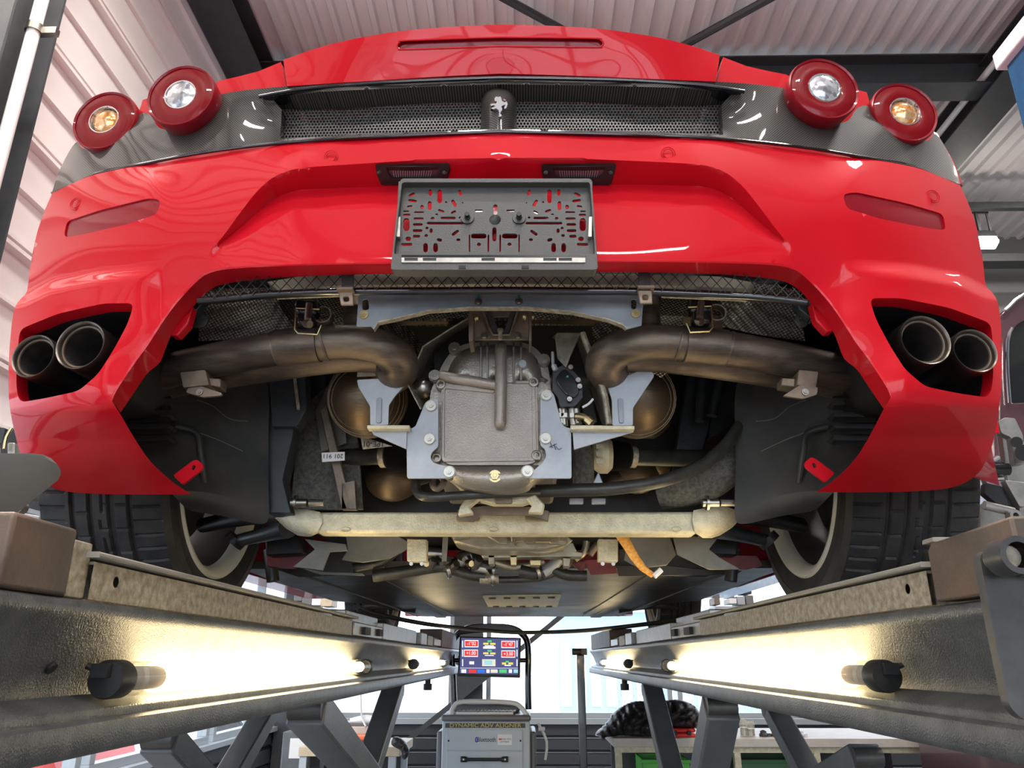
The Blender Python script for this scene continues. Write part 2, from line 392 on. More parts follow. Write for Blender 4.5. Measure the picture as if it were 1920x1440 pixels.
_bolt = {}
def bolt(name, p, r, material, parent, ax=(0, -1, 0), washer=1.45, h=.7, lab=None):
    key = (material.name, washer, h)
    if key not in _bolt:
        m = MB(); m.cyl((0, 0, -.2), (0, 0, .18), washer, washer*.96, 16); m.cyl((0, 0, .1), (0, 0, .1+h), .92, .88, 6); m.cyl((0, 0, .1+h), (0, 0, .22+h), .45, .4, 8)
        me = bpy.data.meshes.new(name); me.from_pydata([tuple(v) for v in m.v], [], m.f); me.materials.append(material); _bolt[key] = me
    o = bpy.data.objects.new(name, _bolt[key]); C.objects.link(o); o.parent = parent; o.location = Vector(p)-ORG[parent]; ORG[o] = Vector(p)
    o.rotation_mode = 'QUATERNION'; o.rotation_quaternion = frame(ax).to_quaternion(); o.scale = (r, r, r)
    return o
# ================================================================= THE HALL
HX = -2.6      # left wall plane
m = MB().box2((-4.0, -8, -1.46), (9.5, 9.3, -1.36)); struct('floor', m, M['floor'])
# ceiling: trapezoidal sheets running away from the viewer, each sheet a part
ceil = thing('ceiling', 'x', 'x', (3, 1, 5.2)); del ceil['label']; del ceil['category']; ceil['kind'] = 'structure'
x = HX-.05
sheet = None; k = 0
while x < 9.2:
    if sheet is None:
        m = MB(); row = []
        for i in range(6):
            a = x+i*.17
            row += [(a, 5.20), (a+.035, 5.20), (a+.05, 5.24), (a+.145, 5.24), (a+.16, 5.20)]
        row.append((x+1.02, 5.20))
        m.loft([[Vector((p, -8, q_)) for p, q_ in row], [Vector((p, 9.2, q_)) for p, q_ in row]])
        sheet = obj('ceiling_sheet', m, M['ceil'], ceil, smooth=0, recalc=False)
    else:
        o = sheet.copy(); C.objects.link(o); o.location.x += k*1.02; ORG[o] = ORG[sheet]
    k += 1; x += 1.02
m = MB().box2((-4, -8, 5.3), (9.5, 9.3, 5.4)); struct('roof_deck', m, M['grayw'], ceil)
# left wall: horizontal panels above the windows
wl = thing('wall_left', 'x', 'x', (HX, 1, 3)); del wl['label']; del wl['category']; wl['kind'] = 'structure'
z = .78; first = None; k = 0
while z < 5.0:
    if first is None:
        m = MB(); pr = [(0, 0), (.045, .008), (.045, .03), (0, .038), (0, .29), (.028, .295), (.028, .312), (0, .318), (0, .560), (.045, .568), (.045, .590), (0, .598)]
        m.loft([[Vector((HX+a, -8, z+b)) for a, b in pr], [Vector((HX+a, 9, z+b)) for a, b in pr]]); first = obj('wall_panel', m, M['wallw'], wl, smooth=0, recalc=False)
    else:
        o = first.copy(); C.objects.link(o); o.location.z += .60*k
    k += 1; z += .60
m = MB().box2((HX-.22, -8, .78), (HX-.12, 9.3, 5.3)); obj('wall_core', m, M['grayw'], wl)
def siding(parent, p0, p1, z0, z1, n, thick):
    hgt = (z1-z0)/n
    for i in range(n):
        a = z0+i*hgt; m = MB(); nrm = Vector(thick)
        pr = [(0, 0), (.5, 0), (.5, .02), (1, .03), (1, hgt-.012), (0, hgt-.004)]
        m.loft([[Vector((p0[0], p0[1], a+h_))+nrm*t for t, h_ in pr], [Vector((p1[0], p1[1], a+h_))+nrm*t for t, h_ in pr]], close=True)
        m.add([], [])
        obj('siding_board', m, M['siding'], parent, smooth=0)
siding(wl, (HX-.1, -8), (HX-.1, 9), -1.36, -.68, 4, (.1, 0, 0))
m = MB().box2((HX-.12, -8, -.70), (HX+.06, 9, -.655)); obj('window_sill', m, M['fr'], wl, bevel=.004)
# windows of the left wall
for i, (a, b) in enumerate(((-7.9, -5.2), (-5.1, -2.4), (-2.3, .3), (.4, 3.0), (3.1, 4.95), (5.05, 6.9), (7.0, 8.9))):
    w_ = thing('window_%d' % (i+1), 'x', 'x', (HX, (a+b)/2, 0)); del w_['label']; del w_['category']; w_['kind'] = 'structure'
    m = MB()
    for y0, y1, z0, z1 in ((a, b, .72, .78), (a, b, -.655, -.60), (a, a+.06, -.6, .72), (b-.06, b, -.6, .72), ((a+b)/2-.02, (a+b)/2+.02, -.6, .72)): m.box2((HX-.08, y0, z0), (HX+.0, y1, z1))
    f = obj('window_frame', m, M['fr'], w_, bevel=.003)
    m = MB().box2((HX-.045, a+.06, -.6), (HX-.035, b-.06, .72)); obj('pane', m, M['pane'], w_)
# back wall (far end): glazing above dark siding boards
BY = 9.0
wb = thing('wall_back', 'x', 'x', (1, BY, 0)); del wb['label']; del wb['category']; wb['kind'] = 'structure'
siding(wb, (HX, BY+.1), (4.6, BY+.1), -1.36, -.66, 5, (0, -.1, 0))
m = MB().box2((HX, BY-.08, -.66), (4.6, BY+.12, -.60)); obj('window_sill', m, M['fr'], wb, bevel=.004)
m = MB().box2((HX, BY, 2.6), (4.6, BY+.15, 5.3)); obj('upper_wall', m, M['grayw'], wb)
m = MB().box2((4.6, BY, -1.36), (9.5, BY+.15, 5.3)); obj('side_wall', m, M['grayw'], wb)
for i, (a, b) in enumerate(((HX+.05, -.78), (-.42, 1.6), (1.66, 4.55))):
    w_ = thing('window_%d' % (i+8), 'x', 'x', ((a+b)/2, BY, 0)); del w_['label']; del w_['category']; w_['kind'] = 'structure'
    m = MB()
    for x0, x1, z0, z1 in ((a, b, 2.54, 2.6), (a, b, -.6, -.55), (a, a+.05, -.6, 2.6), (b-.05, b, -.6, 2.6)): m.box2((x0, BY, z0), (x1, BY+.06, z1))
    obj('window_frame', m, M['fr'], w_, bevel=.003)
    m = MB().box2((a+.05, BY+.025, -.55), (b-.05, BY+.035, 2.54)); obj('pane', m, M['pane'], w_)
# right wall and gate wall behind the viewer
m = MB().box2((9.3, -8, -1.36), (9.5, 9.3, 5.3)); struct('wall_right', m, M['grayw'])
wf = MB()
for a, b, c, d in ((-4, -3.0, -1.36, 5.3), (-3.0, 4.5, 3.1, 5.3), (4.5, 9.5, -1.36, 5.3)): wf.box2((a, -8.1, c), (b, -7.95, d))
struct('wall_front', wf, M['grayw'])
dg = thing('door_1', 'x', 'x', (.75, -8, -1.36)); del dg['label']; del dg['category']; dg['kind'] = 'structure'
m = MB()
for k in range(6): m.box2((-3+k*1.5-.04, -8.05, -1.36), (-3+k*1.5+.04, -7.98, 3.1))
for z in (-1.3, -.4, .5, 1.4, 2.3, 3.05): m.box2((-3, -8.05, z-.04), (4.5, -7.98, z+.04))
obj('door_frame', m, M['beam'], dg)
m = MB().box2((-3, -8.02, -1.36), (4.5, -8.01, 3.1)); obj('pane', m, M['pane'], dg)

# ---- steelwork
def ibeam(p, q_, wd, ht, up=(0, 0, 1), t=.014):
    m = MB(); p = Vector(p); q_ = Vector(q_); Mx = frame(q_-p, up); ux, uy = Mx.col[0], Mx.col[1]
    o = uy*(ht/2-t/2)
    m.bar(p+o, q_+o, wd, t, up); m.bar(p-o, q_-o, wd, t, up); m.bar(p, q_, t, ht-2*t, up); return m
struct('trim_1', ibeam((HX+.18, -8, 4.96), (HX+.18, 9, 4.96), .34, .30), M['beam'])           # eaves beam over the left wall
struct('trim_2', ibeam((HX, 5.62, 4.90), (9.3, 5.62, 4.90), .24, .32), M['beam'])              # cross beam
struct('trim_3', ibeam((4.27, -8, 4.86), (4.27, 9, 4.86), .34, .32), M['beam'])                # beam along the bay
struct('trim_4', MB().cyl((-2.1, 3.45, 5.06), (.95, 5.6, 5.06), .035, n=8), M['beam'])       # roof brace
struct('trim_5', MB().cyl((3.9, 3.3, 5.06), (1.15, 5.6, 5.06), .035, n=8), M['beam'])
struct('trim_6', MB().box2((4.4, 8.2, 4.45), (9.3, 8.4, 4.55)), M['beam'])
# column by the left wall (flanges face the viewer) with its conduit
struct('trim_7', ibeam((HX+.20, 2.75, -1.36), (HX+.20, 2.75, 5.1), .32, .30, (0, 1, 0)), M['beam'])
struct('trim_8', ibeam((HX+.20, -3.2, -1.36), (HX+.20, -3.2, 5.1), .32, .30, (0, 1, 0)), M['beam'])
for i_, (y_, ) in enumerate(((3.02,), )):
    c = thing('conduit', 'white vertical cable conduit clipped to the dark column on the left', 'pipe', (HX+.40, 2.70, -1.2))
    m = MB(); m.cyl((HX+.40, 2.70, -1.2), (HX+.40, 2.70, 5.0), .028, n=16); obj('conduit_pipe', m, M['pipew'], c)
    for zz in (1.0, 2.68):
        m = MB(); m.lathe([(.030, -.02), (.036, -.02), (.036, .02), (.030, .02)], (HX+.40, 2.70, zz), (0, 0, 1), 20); m.box((HX+.45, 2.72, zz), (.09, .03, .035)); obj('pipe_clamp', m, M['zinc'], c)
c = thing('roof_conduit', 'grey conduit running under the roof beam at the right', 'pipe', (4.06, 5, 4.82))
m = MB(); m.cyl((4.05, -6, 4.80), (4.05, 8.6, 4.80), .03, n=12); obj('conduit_pipe', m, M['pipew'], c)
m = MB(); m.box((4.06, 5.62, 4.81), (.10, .06, .09)); obj('pipe_clamp', m, M['zinc'], c)
# column and braces at the far windows
struct('trim_9', ibeam((-.60, 8.75, -1.36), (-.60, 8.75, 5.1), .30, .26, (0, 1, 0)), M['beam'])
a_ = P(1068, 1143, 8.55); b_ = P(752, 1398, 8.55); struct('trim_10', MB().bar(b_-(a_-b_)*.12, a_+(a_-b_)*.4, .05, .16, (0, 1, 0)), M['beam'])
struct('trim_11', MB().box2((-3.0+.42, 8.6, -1.36), (-2.25, 8.9, 5.1)), M['beam'])
# ceiling luminaires
lamps = []
for i, (x, y, z) in enumerate(LAMPS):
    lb = ['over the viewer', 'behind the viewer at the right', 'behind the viewer at the left', 'right of the car', 'in the far bay, nearer one', 'in the far bay, farther one', 'added left of the car to brighten the wall', 'near the gate']
    l = thing('ceiling_lamp', 'long white ceiling lamp '+lb[i], 'lamp', (x, y, z+.06), 'ceiling lamps')
    m = MB(); m.box((x, y, z+.05), (1.25, .30, .07)); obj('lamp_housing', m, M['cabinet'], l, bevel=.008)
    m = MB(); m.box((x, y, z+.008), (1.18, .25, .02)); obj('diffuser', m, M['lamp'], l)
    m = MB()
    for s in (-.45, .45): m.cyl((x+s, y, z+.08), (x+s, y, 5.21), .004, n=6)
    obj('hanger_wire', m, M['wire'], l, kind='stuff')
# floodlight on the far right wall
fp = P(1846, 447, 7.6)
l = thing('flood_lamp', 'small lit floodlight hanging at the right, beside the bumper', 'lamp', fp+Vector((0, .1, .3)))
m = MB(); m.add(*(lambda q_: (q_.v, q_.f))(MB().box(fp+Vector((.02, .05, .05)), (.26, .10, .12), Matrix.Rotation(math.radians(-25), 3, 'X')))); obj('lamp_housing', m, M['beam'], l, bevel=.01)
m = MB(); m.box(fp+Vector((0, -.01, -.06)), (.22, .12, .10), Matrix.Rotation(math.radians(-25), 3, 'X')); obj('lamp_glass', m, M['flood'], l, bevel=.02)
m = MB(); m.bar(fp+Vector((-.10, .05, .1)), fp+Vector((-.10, .05, .36)), .02, .02); m.bar(fp+Vector((.12, .05, .1)), fp+Vector((.12, .05, .36)), .02, .02); m.bar(fp+Vector((-.12, .05, .36)), fp+Vector((.14, .05, .36)), .02, .02)
m.bar(fp+Vector((0, .05, .36)), (fp.x, fp.y+.05, 4.45), .03, .03); obj('yoke', m, M['beam'], l, kind='stuff')
struct('trim_12', MB().box2((4.5, 7.55, fp.z+.36), (9.3, 7.62, fp.z+.44)), M['beam'])

# ---- outside
g = MB().box2((-60, 9.4, -1.62), (60, 80, -1.5)); o = obj('yard', g, M['asphalt']); o['kind'] = 'structure'
g = MB().box2((-60, -60, -1.62), (-2.95, 9.3, -1.5)); o = obj('side_yard', g, M['asphalt']); o['kind'] = 'structure'
def far_building(x0, x1, y, z1, lab, mt, n):
    b = thing('building', lab, 'building', ((x0+x1)/2, y, -1.5))
    m = MB().box2((x0, y, -1.5), (x1, y+6, z1)); obj('wall', m, mt, b)
    m = MB().box2((x0-.2, y-.3, z1), (x1+.2, y+6.2, z1+.25)); obj('roof', m, M['facade2'], b)
    wd = (x1-x0)/n; fst = None
    for i in range(n):
        if fst is None:
            m = MB().box2((x0+.12*wd, y-.06, -1.3), (x0+.82*wd, y, z1-.9)); fst = obj('facade_panel', m, M['facade2'] if mt is M['facade'] else M['facade'], b)
        else:
            o = fst.copy(); C.objects.link(o); o.location.x += i*wd
far_building(1.0, 8.0, 24, 1.3, 'pale blue and white striped shed outside the far windows', M['facade'], 16)
far_building(-16, -6, 30, 2.6, 'white building far outside behind the parked van', M['facade2'], 7)
fn = thing('fence', 'thin wire mesh fence outside, right of the standing post', 'fence', (3.5, 16, -1.5))
for k in range(6):
    m = MB().cyl((1.5+k*1.4, 16, -1.5), (1.5+k*1.4, 16, -.3), .03, n=8); obj('post', m, M['facade'], fn)
m = MB()
for k in range(60):
    x0 = 1.5+k*.117
    for s in (1, -1):
        m.bar((x0, 16, -1.4 if s > 0 else -.4), (x0+1.0*.5, 16, -.4 if s > 0 else -1.4), .012, .012)
obj('wire_mesh', m, M['facade'], fn, kind='stuff', smooth=0)
def parked(x, y, lab, mt, s=1, L=4.2):
    c = thing('parked_car', lab, 'car', (x, y, -1.5)); m = MB(); secs = []
    for t, zt, hw in ((0, .55, .70), (.04, .85, .82), (.22, .95, .86), (.34, 1.42, .66), (.66, 1.45, .66), (.82, 1.0, .84), (.97, .85, .80), (1, .5, .7)):
        secs.append([Vector((x-L/2+t*L, y+a*hw*s, -1.5+b)) for a, b in ((-1, .3), (-1, min(zt, .8)), (-.75, zt), (.75, zt), (1, min(zt, .8)), (1, .3))])
    m.loft(secs, close=True); n_ = len(secs[0]); m.add(secs[0]+secs[-1], [tuple(range(6)), tuple(range(6, 12))]); obj('car_body', m, mt, c)
    m = MB(); m.box2((x-L*.14, y-.70, -1.5+1.0), (x+L*.12, y+.70, -1.5+1.36)); obj('car_windows', m, M['glass_dark'] if mt is M['redp'] else M['facade'], c, bevel=.03)
    for a in (-.3, .3):
        for b in (-.8, .8): m = MB(); m.cyl((x+a*L, y+b-.1, -1.2), (x+a*L, y+b+.1, -1.2), .31, n=20); obj('wheel', m, M['rubber'], c)
parked(-3.6, 14.5, 'white car parked outside the far window at the left', M['facade2'])
parked(-6.2, 8.2, 'red car parked outside the left window', M['redp'])
parked(-8.4, 5.6, 'pale car parked outside the left window, nearer the lift', M['facade2'])
# ================================================================= THE LIFT
def holed_strip(side_sign, poly_yz, x, holes, thick):
    pass
def Plat(s):      # s=-1 left, +1 right. platform from Y0 to Y1, inner edge at |X| = XI
    nm = 'left' if s < 0 else 'right'
    XI = .438 if s < 0 else .452
    W = .56
    Y0, Y1 = (.62, 5.6)
    X = lambda d: s*(XI-d)            # d>0 = towards the gap between the platforms
    L = thing('lift_platform', 'hammered grey %s-hand track of the scissor lift, carrying the %s wheels' % (nm, nm), 'lift', (s*(XI+W/2), 3.0, .05))
    def ext(prof, y0, y1, mt, name, par=L, **k):
        m = MB(); m.loft([[Vector((X(d), y0, z)) for d, z in prof], [Vector((X(d), y1, z)) for d, z in prof]], close=True)
        n = len(prof); m.add([Vector((X(d), y0, z)) for d, z in prof]+[Vector((X(d), y1, z)) for d, z in prof], [tuple(range(n)), tuple(range(n, 2*n))])
        return obj(name, m, mt, par, **k)
    # channel: rounded top lip, recessed sloping web, bottom flange turned down
    t = .006; pr = [(-.03, .055), (-.004, .055), (.002, .052), (.004, .046), (.002, .040), (-.004, .036), (-.020, .010), (-.030, -.016), (-.036, -.030), (-.034, -.036), (-.004, -.0475), (-.002, -.050), (-.003, -.0575), (.003, -.0585), (.0085, -.0605), (.010, -.065), (.010, -.084), (.006, -.090), (-.006, -.092), (-.10, -.090), (-.10, -.084), (-.06, -.06), (-.06, .05)]
    ych = .60 if s < 0 else .665
    ch = ext(pr, ych, Y1, M['lift'], 'side_channel', smooth=50)
    # long flat top deck
    m = MB(); m.box2((X(-.02), ych+.1, .052), (s*(XI+W), Y1, .066)); obj('deck', m, M['lift'], L, bevel=.002)
    m = MB(); m.box2((s*(XI+W-.03), ych, -.09), (s*(XI+W), Y1, .066)); obj('outer_channel', m, M['lift'], L, bevel=.004)
    m = MB(); m.box2((X(-.06), Y1-.02, -.088), (s*(XI+W), Y1, .06)); obj('end_plate', m, M['lift'], L)
    # galvanised jack rail with its holes
    ya = .80 if s < 0 else .90; yb = 2.06 if s < 0 else 2.10
    m = MB(); zt = .094
    hl = [(ya+.05, .078), ]
    # vertical face with an oval hole, made as a cut plate
    outer = [(ya, .0565), (yb, .0565), (yb, zt), (ya, zt)]; ov = [(hl[0][0]+.006*math.cos(k*math.pi/6), hl[0][1]+.006*math.sin(k*math.pi/6)) for k in range(12)]
    V, F = cdt(outer, [ov]); m.add([Vector((X(-.004), y, z)) for y, z in V], F); m.box2((X(-.03), ya, .056), (X(-.012), yb, zt)); m.box2((X(-.004), ya, zt-.003), (X(-.03), yb, zt))
    obj('rail', m, M['galv'], L, smooth=0)
    m = MB(); m.loft([[Vector((X(d), ya-.01, z)) for d, z in ((-.05, .103), (.006, .103), (.006, .097), (-.05, .097))], [Vector((X(d), yb+.03, z)) for d, z in ((-.05, .103), (.006, .103), (.006, .097), (-.05, .097))]], close=True)
    m.add([Vector((X(d), y, z)) for y in (ya-.01, yb+.03) for d, z in ((-.05, .103), (.006, .103), (.006, .097), (-.05, .097))], [(0, 1, 2, 3), (4, 5, 6, 7)]); obj('slide_plate', m, M['target'], L, bevel=.002)
    # rusty stop blocks at the near end
    if s < 0:
        m = MB(); m.box2((X(-.12), .655, .056), (X(.0), .755, .120)); obj('stop_block', m, M['rust'], L, bevel=.004)
        m = MB(); m.box2((X(-.10), .765, .056), (X(-.008), .80, .112)); obj('stop_block', m, M['galv'], L, bevel=.002)
    else:
        m = MB(); pl = [(.715, .058), (.875, .058), (.875, .112), (.865, .120), (.715, .124)]; m.prism([(X(.004), y, z) for y, z in pl], (s*.10, 0, 0)); obj('stop_block', m, M['rust'], L, bevel=.003)
        # tall edge-on end blade with rounded corners
        q0 = [PX(u, v, X(.022)) for u, v in ((1838, 1040), (1850, 1032), (1870, 1032))]
        bl = rnd([(1836, 1040), (1850, 1031), (1925, 1030), (2100, 1020), (2100, 1380), (1915, 1348), (1893, 1325), (1862, 1180)], 12, 4)
        m = plate(bl, [], .640, .010); obj('end_blade', m, M['darksteel'], L, bevel=.0015)
        p = P(1883, 1046, .625); m = MB(); m.cyl(p+Vector((0, -.008, 0)), p+Vector((.0, .02, 0)), .0085, n=16); obj('pin', m, M['galv'], L); m = MB(); m.lathe([(.010, -.004), (.0145, -.004), (.0145, .02), (.010, .02)], p, (0, -1, 0), 24); m.cyl(p+Vector((.012, .004, -.001)), p+Vector((.10, .004, -.003)), .013, n=16); obj('hinge_tube', m, M['darksteel'], L)
    # turn-plate blocks farther along, seen as bright steps
    for a, b, z0, z1, d0, mt in ((2.10, 2.52, .056, .092, -.006, 'machined'), (2.10, 2.56, .092, .122, -.03, 'machined'), (2.56, 3.35, .056, .108, -.010, 'machined'), (3.42, 3.62, .056, .105, .002, 'machined'), (3.66, 3.86, .056, .100, .002, 'galv'), (3.95, 4.25, .060, .092, .0, 'machined')):
        m = MB(); m.box2((X(d0), a, z0), (X(-.12), b, z1)); obj('slide_block', m, M[mt], L, bevel=.003)
    m = MB(); m.box2((X(.004), 2.20, .062), (X(-.01), 2.28, .082)); m.box2((X(.004), 2.42, .064), (X(-.01), 2.48, .084)); obj('block_recess', m, M['ink'], L, kind='stuff')
    m = MB(); m.box2((X(-.0), 4.3, .056), (X(-.12), 5.5, .150)); obj('turn_plate_frame', m, M['rust'], L, bevel=.004)
    m = MB(); m.cyl((X(-.20), 1.80, .090), (X(-.20), 1.80, .0955), .20, n=40); obj('slip_plate', m, M['machined'], L)
    m = MB(); m.cyl((X(-.22), 1.25, .104), (X(-.22), 1.25, .110), .13, n=40); obj('slip_plate', m, M['brown'], L) if s < 0 else None
    m = MB(); m.box2((X(-.02), 1.0, .066), (s*(XI+W), 2.1, .090)); obj('rear_plate_bed', m, M['rust'], L)
    m = MB(); m.box2((X(-.02), 4.0, .066), (s*(XI+W), 5.2, .100)); obj('front_plate_bed', m, M['rust'], L)
    # holes in the turned-down flange (dark slots with rims) and drain marks
    m = MB()
    for y, z in ((.865 if s < 0 else .90, -.069), ): m.cyl((X(.0085), y, z), (X(.0096), y, z), .0055, n=14)
    obj('flange_hole', m, M['ink'], L)
    m = MB(); y_ = .795 if s < 0 else .80; m.cyl((X(-.026), y_, -.008), (X(-.0235), y_, -.010), .006, n=12); obj('web_hole', m, M['ink'], L)
    # pins hanging below
    m = MB(); m.cyl((X(-.02), 3.9, -.09), (X(-.02), 3.9, -.125), .013, n=12); m.cyl((X(-.02), 3.9, -.112), (X(-.02), 3.9, -.14), .02, n=12); obj('hanging_pin', m, M['ink'], L)
    # lamps lying in the recess
    for i, (y0, y1) in enumerate((((.865, 2.30) if s < 0 else (1.045, 2.66)), ((3.25, 4.55) if s < 0 else (3.60, 4.85)))):
        zc_, dc = -.021, -.006
        T = thing('tube_lamp', 'lit tube lamp in the %s track, %s' % (nm, ('nearer one with a black end cap' if i == 0 else 'farther one')), 'lamp', (X(dc), (y0+y1)/2, zc_), 'tube lamps in the lift tracks')
        r = .0185; m = MB(); m.lathe([(0, -.001), (r*1.0, 0), (r*1.08, .004), (r*1.08, .030), (r*.98, .034)], (X(dc), y0, zc_), (0, 1, 0), 28); obj('end_cap', m, M['tube_cap'], T); m = MB(); m.lathe([(0, .001), (r, 0), (r*1.06, -.004), (r*1.06, -.03), (r*.98, -.032)], (X(dc), y1, zc_), (0, 1, 0), 28); obj('end_cap', m, M['tube_cap'], T)
        m = MB(); m.lathe([(r, .034), (r, y1-y0-.034)], (X(dc), y0, zc_), (0, 1, 0), 28); m.lathe([(r*1.03, .05), (r*1.03, .062)], (X(dc), y0, zc_), (0, 1, 0), 28); obj('clear_sleeve', m, M['sleeve'], T)
        m = MB(); m.cyl((X(dc), y0+.12, zc_), (X(dc), y1-.10, zc_), .0125, n=16); obj('light_tube', m, M['tube'], T)
        m = MB(); m.lathe([(0.0125, 0), (.0128, .0), (.0128, .085)], (X(dc), y0+.035, zc_), (0, 1, 0), 16); m.lathe([(.0128, 0), (.0128, -.06)], (X(dc), y1-.035, zc_), (0, 1, 0), 16); obj('tube_socket', m, M['brown'], T)
        m = MB(); m.box2((X(dc-.012), y0-.010, zc_+.002), (X(dc+.006), y0+.004, zc_+.016)); m.cyl((X(dc-.006), y0-.004, zc_+.008), (X(dc-.018), y0-.008, zc_+.014), .003, n=8); obj('cable_gland', m, M['ink'], T)
    # scissor arms
    def arm(name, u0, v0, u1, v1, xin, wd, ht, lab):
        a = PX(u0, v0, X(-xin)); b = PX(u1, v1, X(-xin)); d = (b-a)
        b = a+d*((-1.10-a.z)/d.z) if abs(d.z) > 1e-3 else b
        m = MB(); m.bar(a, b, wd, ht, (1, 0, 0)); A = obj('scissor_arm', m, M['lift_leg'], L, bevel=.006)
        m = MB(); m.cyl(a+Vector((-.038, 0, -.0)), a+Vector((.038, 0, 0)), .026, n=16); obj('pivot', m, M['darksteel'], A)
        m = MB(); m.cyl(b+Vector((-.07, 0, 0)), b+Vector((.07, 0, 0)), .03, n=16); obj('foot_roller', m, M['darksteel'], A)
    mir = (lambda u: 960-(u-960)+0) if False else None
    if s < 0:
        arm('a', 575, 1328, 668, 1440, .055, .075, .085, 'near inner arm of the left scissor, leaning away')
        arm('b', 738, 1292, 690, 1440, .06, .06, .075, 'far inner arm of the left scissor, leaning towards the viewer')
        arm('c', 300, 1385, 350, 1440, .47, .07, .085, 'near outer arm of the left scissor')
        arm('d', 520, 1300, 450, 1420, .47, .06, .075, 'far outer arm of the left scissor')
    else:
        arm('a', 1352, 1325, 1330, 1440, .055, .075, .085, 'near inner arm of the right scissor, beside the red case')
        arm('b', 1222, 1292, 1258, 1440, .06, .06, .075, 'far inner arm of the right scissor, before the black cover')
        arm('c', 1625, 1420, 1590, 1440, .47, .07, .085, 'near outer arm of the right scissor')
        arm('d', 1450, 1330, 1510, 1440, .47, .06, .075, 'far outer arm of the right scissor')
    # base rails on the floor
    for d0, d1 in ((-.02, -.10), (-.43, -.51)): m = MB(); m.box2((X(d0), 1.0, -1.36), (X(d1), 4.7, -1.135)); obj('base_rail', m, M['lift_leg'], L)
    return L
platL = Plat(-1); platR = Plat(1)
# thin cable belt sagging between the two tracks
pts = [P(u, v, y) for u, v, y in ((668, 1138, 3.3), (700, 1150, 3.6), (800, 1170, 4.1), (900, 1181, 4.4), (980, 1186, 4.4), (1100, 1182, 4.3), (1230, 1168, 4.0), (1330, 1155, 3.7), (1400, 1150, 3.4))]
m = MB(); m.tube(pts, .02, 10, sm=5, flat=.5); tag(obj('sagging_cable', m, M['hose']), 'black cable sagging across the gap between the lift tracks', 'cable')
# ================================================================= THE CAR: bodywork
XC = -0.037
car = thing('sports_car', 'red sports car raised on the lift, seen from below and behind', 'car', (XC, 1.87, .09))
def plan(x):
    x = np.abs(x-XC)/.93; return 1.04+.17*x*x+.09*x**6
YS = np.arange(.80, 2.2, .004)
def solve(us, vs, ds):
    us = np.array(us, float); vs = np.array(vs, float); ds = np.array(ds, float)
    rx = np.array([ray(u, v).x/ray(u, v).y for u, v in zip(us, vs)])
    out = np.zeros(len(us))
    for k in range(0, len(us), 4000):
        r = rx[k:k+4000]; f = YS[None, :]-plan(YS[None, :]*r[:, None])-ds[k:k+4000, None]
        i = np.argmax(f > 0, 1); i = np.clip(i, 1, len(YS)-1); a = f[np.arange(len(r)), i-1]; b = f[np.arange(len(r)), i]
        t = np.where(b > a, -a/(b-a+1e-12), 0); out[k:k+4000] = YS[i-1]+np.clip(t, 0, 1)*.004
    return out
class TPS:
    def __init__(s, ctrl, lam=0.0):
        a = np.array(ctrl, float); s.p = a[:, :2]/100; n = len(a)
        K = s.k(s.p, s.p)+lam*np.eye(n); Pm = np.c_[np.ones(n), s.p]
        A = np.block([[K, Pm], [Pm.T, np.zeros((3, 3))]]); s.w = np.linalg.solve(A, np.r_[a[:, 2], 0, 0, 0])
    def k(s, a, b):
        d2 = ((a[:, None]-b[None])**2).sum(-1); return np.where(d2 > 0, .5*d2*np.log(d2+1e-12), 0)
    def __call__(s, u, v):
        q = np.c_[u, v]/100; return s.k(q, s.p)@s.w[:-3]+np.c_[np.ones(len(q)), q]@s.w[-3:]
def body(outer, holes, off, step, creases=(), centre=True):
    """right-hand half of a body panel cut to an outline, its distance = plan curve of the tail + offset(u,v)"""
    V, F = cdt(outer, holes, step, creases)
    u = np.array([p[0] for p in V]); v = np.array([p[1] for p in V]); Y = solve(u, v, off(u, v))
    m = MB(); pts = [P(a, b, y) for a, b, y in zip(u, v, Y)]
    if centre:
        for i, p in enumerate(pts):
            if u[i] <= UC+.6 or p.x < XC: p.x = XC
    m.add(pts, F); return m
UC = 941
def both(name, m, mt, parent, **k):      # one object each side
    a = obj(name, m, mt, parent, **k); b = obj(name, m.mirror(XC), mt, parent, **k); return a, b
def whole(name, m, mt, parent, **k):     # the two halves welded at the centre line
    w_ = MB().join(m).join(m.mirror(XC)); return obj(name, w_, mt, parent, weld=1e-4, **k)
def PB(u, v, d=0.0):                     # a point on the tail's plan curve, offset d
    return P(u, v, float(solve([u], [v], [d])[0]))

bt = TPS([(941, 250, .012), (1150, 252, .012), (1300, 257, .012), (1600, 295, .010), (1800, 345, .0),
 (941, 275, -.006), (1300, 283, -.006), (1600, 322, -.007), (1780, 375, -.003), (1550, 410, -.010), (1720, 430, -.010), (1832, 430, 0),
 (941, 495, 0), (1100, 490, 0), (1400, 485, 0), (1600, 500, -.004), (1750, 505, -.003), (1845, 530, .0),
 (941, 380, -.008), (1200, 380, -.008), (1400, 400, -.01),
 (1600, 600, .002), (1640, 680, .002), (1870, 640, .0), (1750, 560, .0), (1550, 540, .01),
 (1672, 742, .0), (1780, 752, -.004), (1870, 760, .0), (1660, 800, .035), (1780, 820, .04), (1862, 810, .02),
 (1610, 860, .10), (1720, 870, .105), (1840, 870, .06), (1531, 923, .20), (1650, 923, .19), (1780, 915, .14)], lam=1e-4)
Uc = np.array([(900, 297), (1100, 298), (1280, 306), (1330, 312), (1363, 325), (1393, 350), (1423, 387), (1453, 427), (1483, 463)], float)
Lc = np.array([(900, 344), (1120, 345), (1280, 348), (1323, 351), (1360, 364), (1393, 389), (1430, 421), (1460, 445), (1483, 463)], float)
Ac = np.array([(900, .050), (1280, .050), (1360, .042), (1423, .022), (1483, 0)], float)
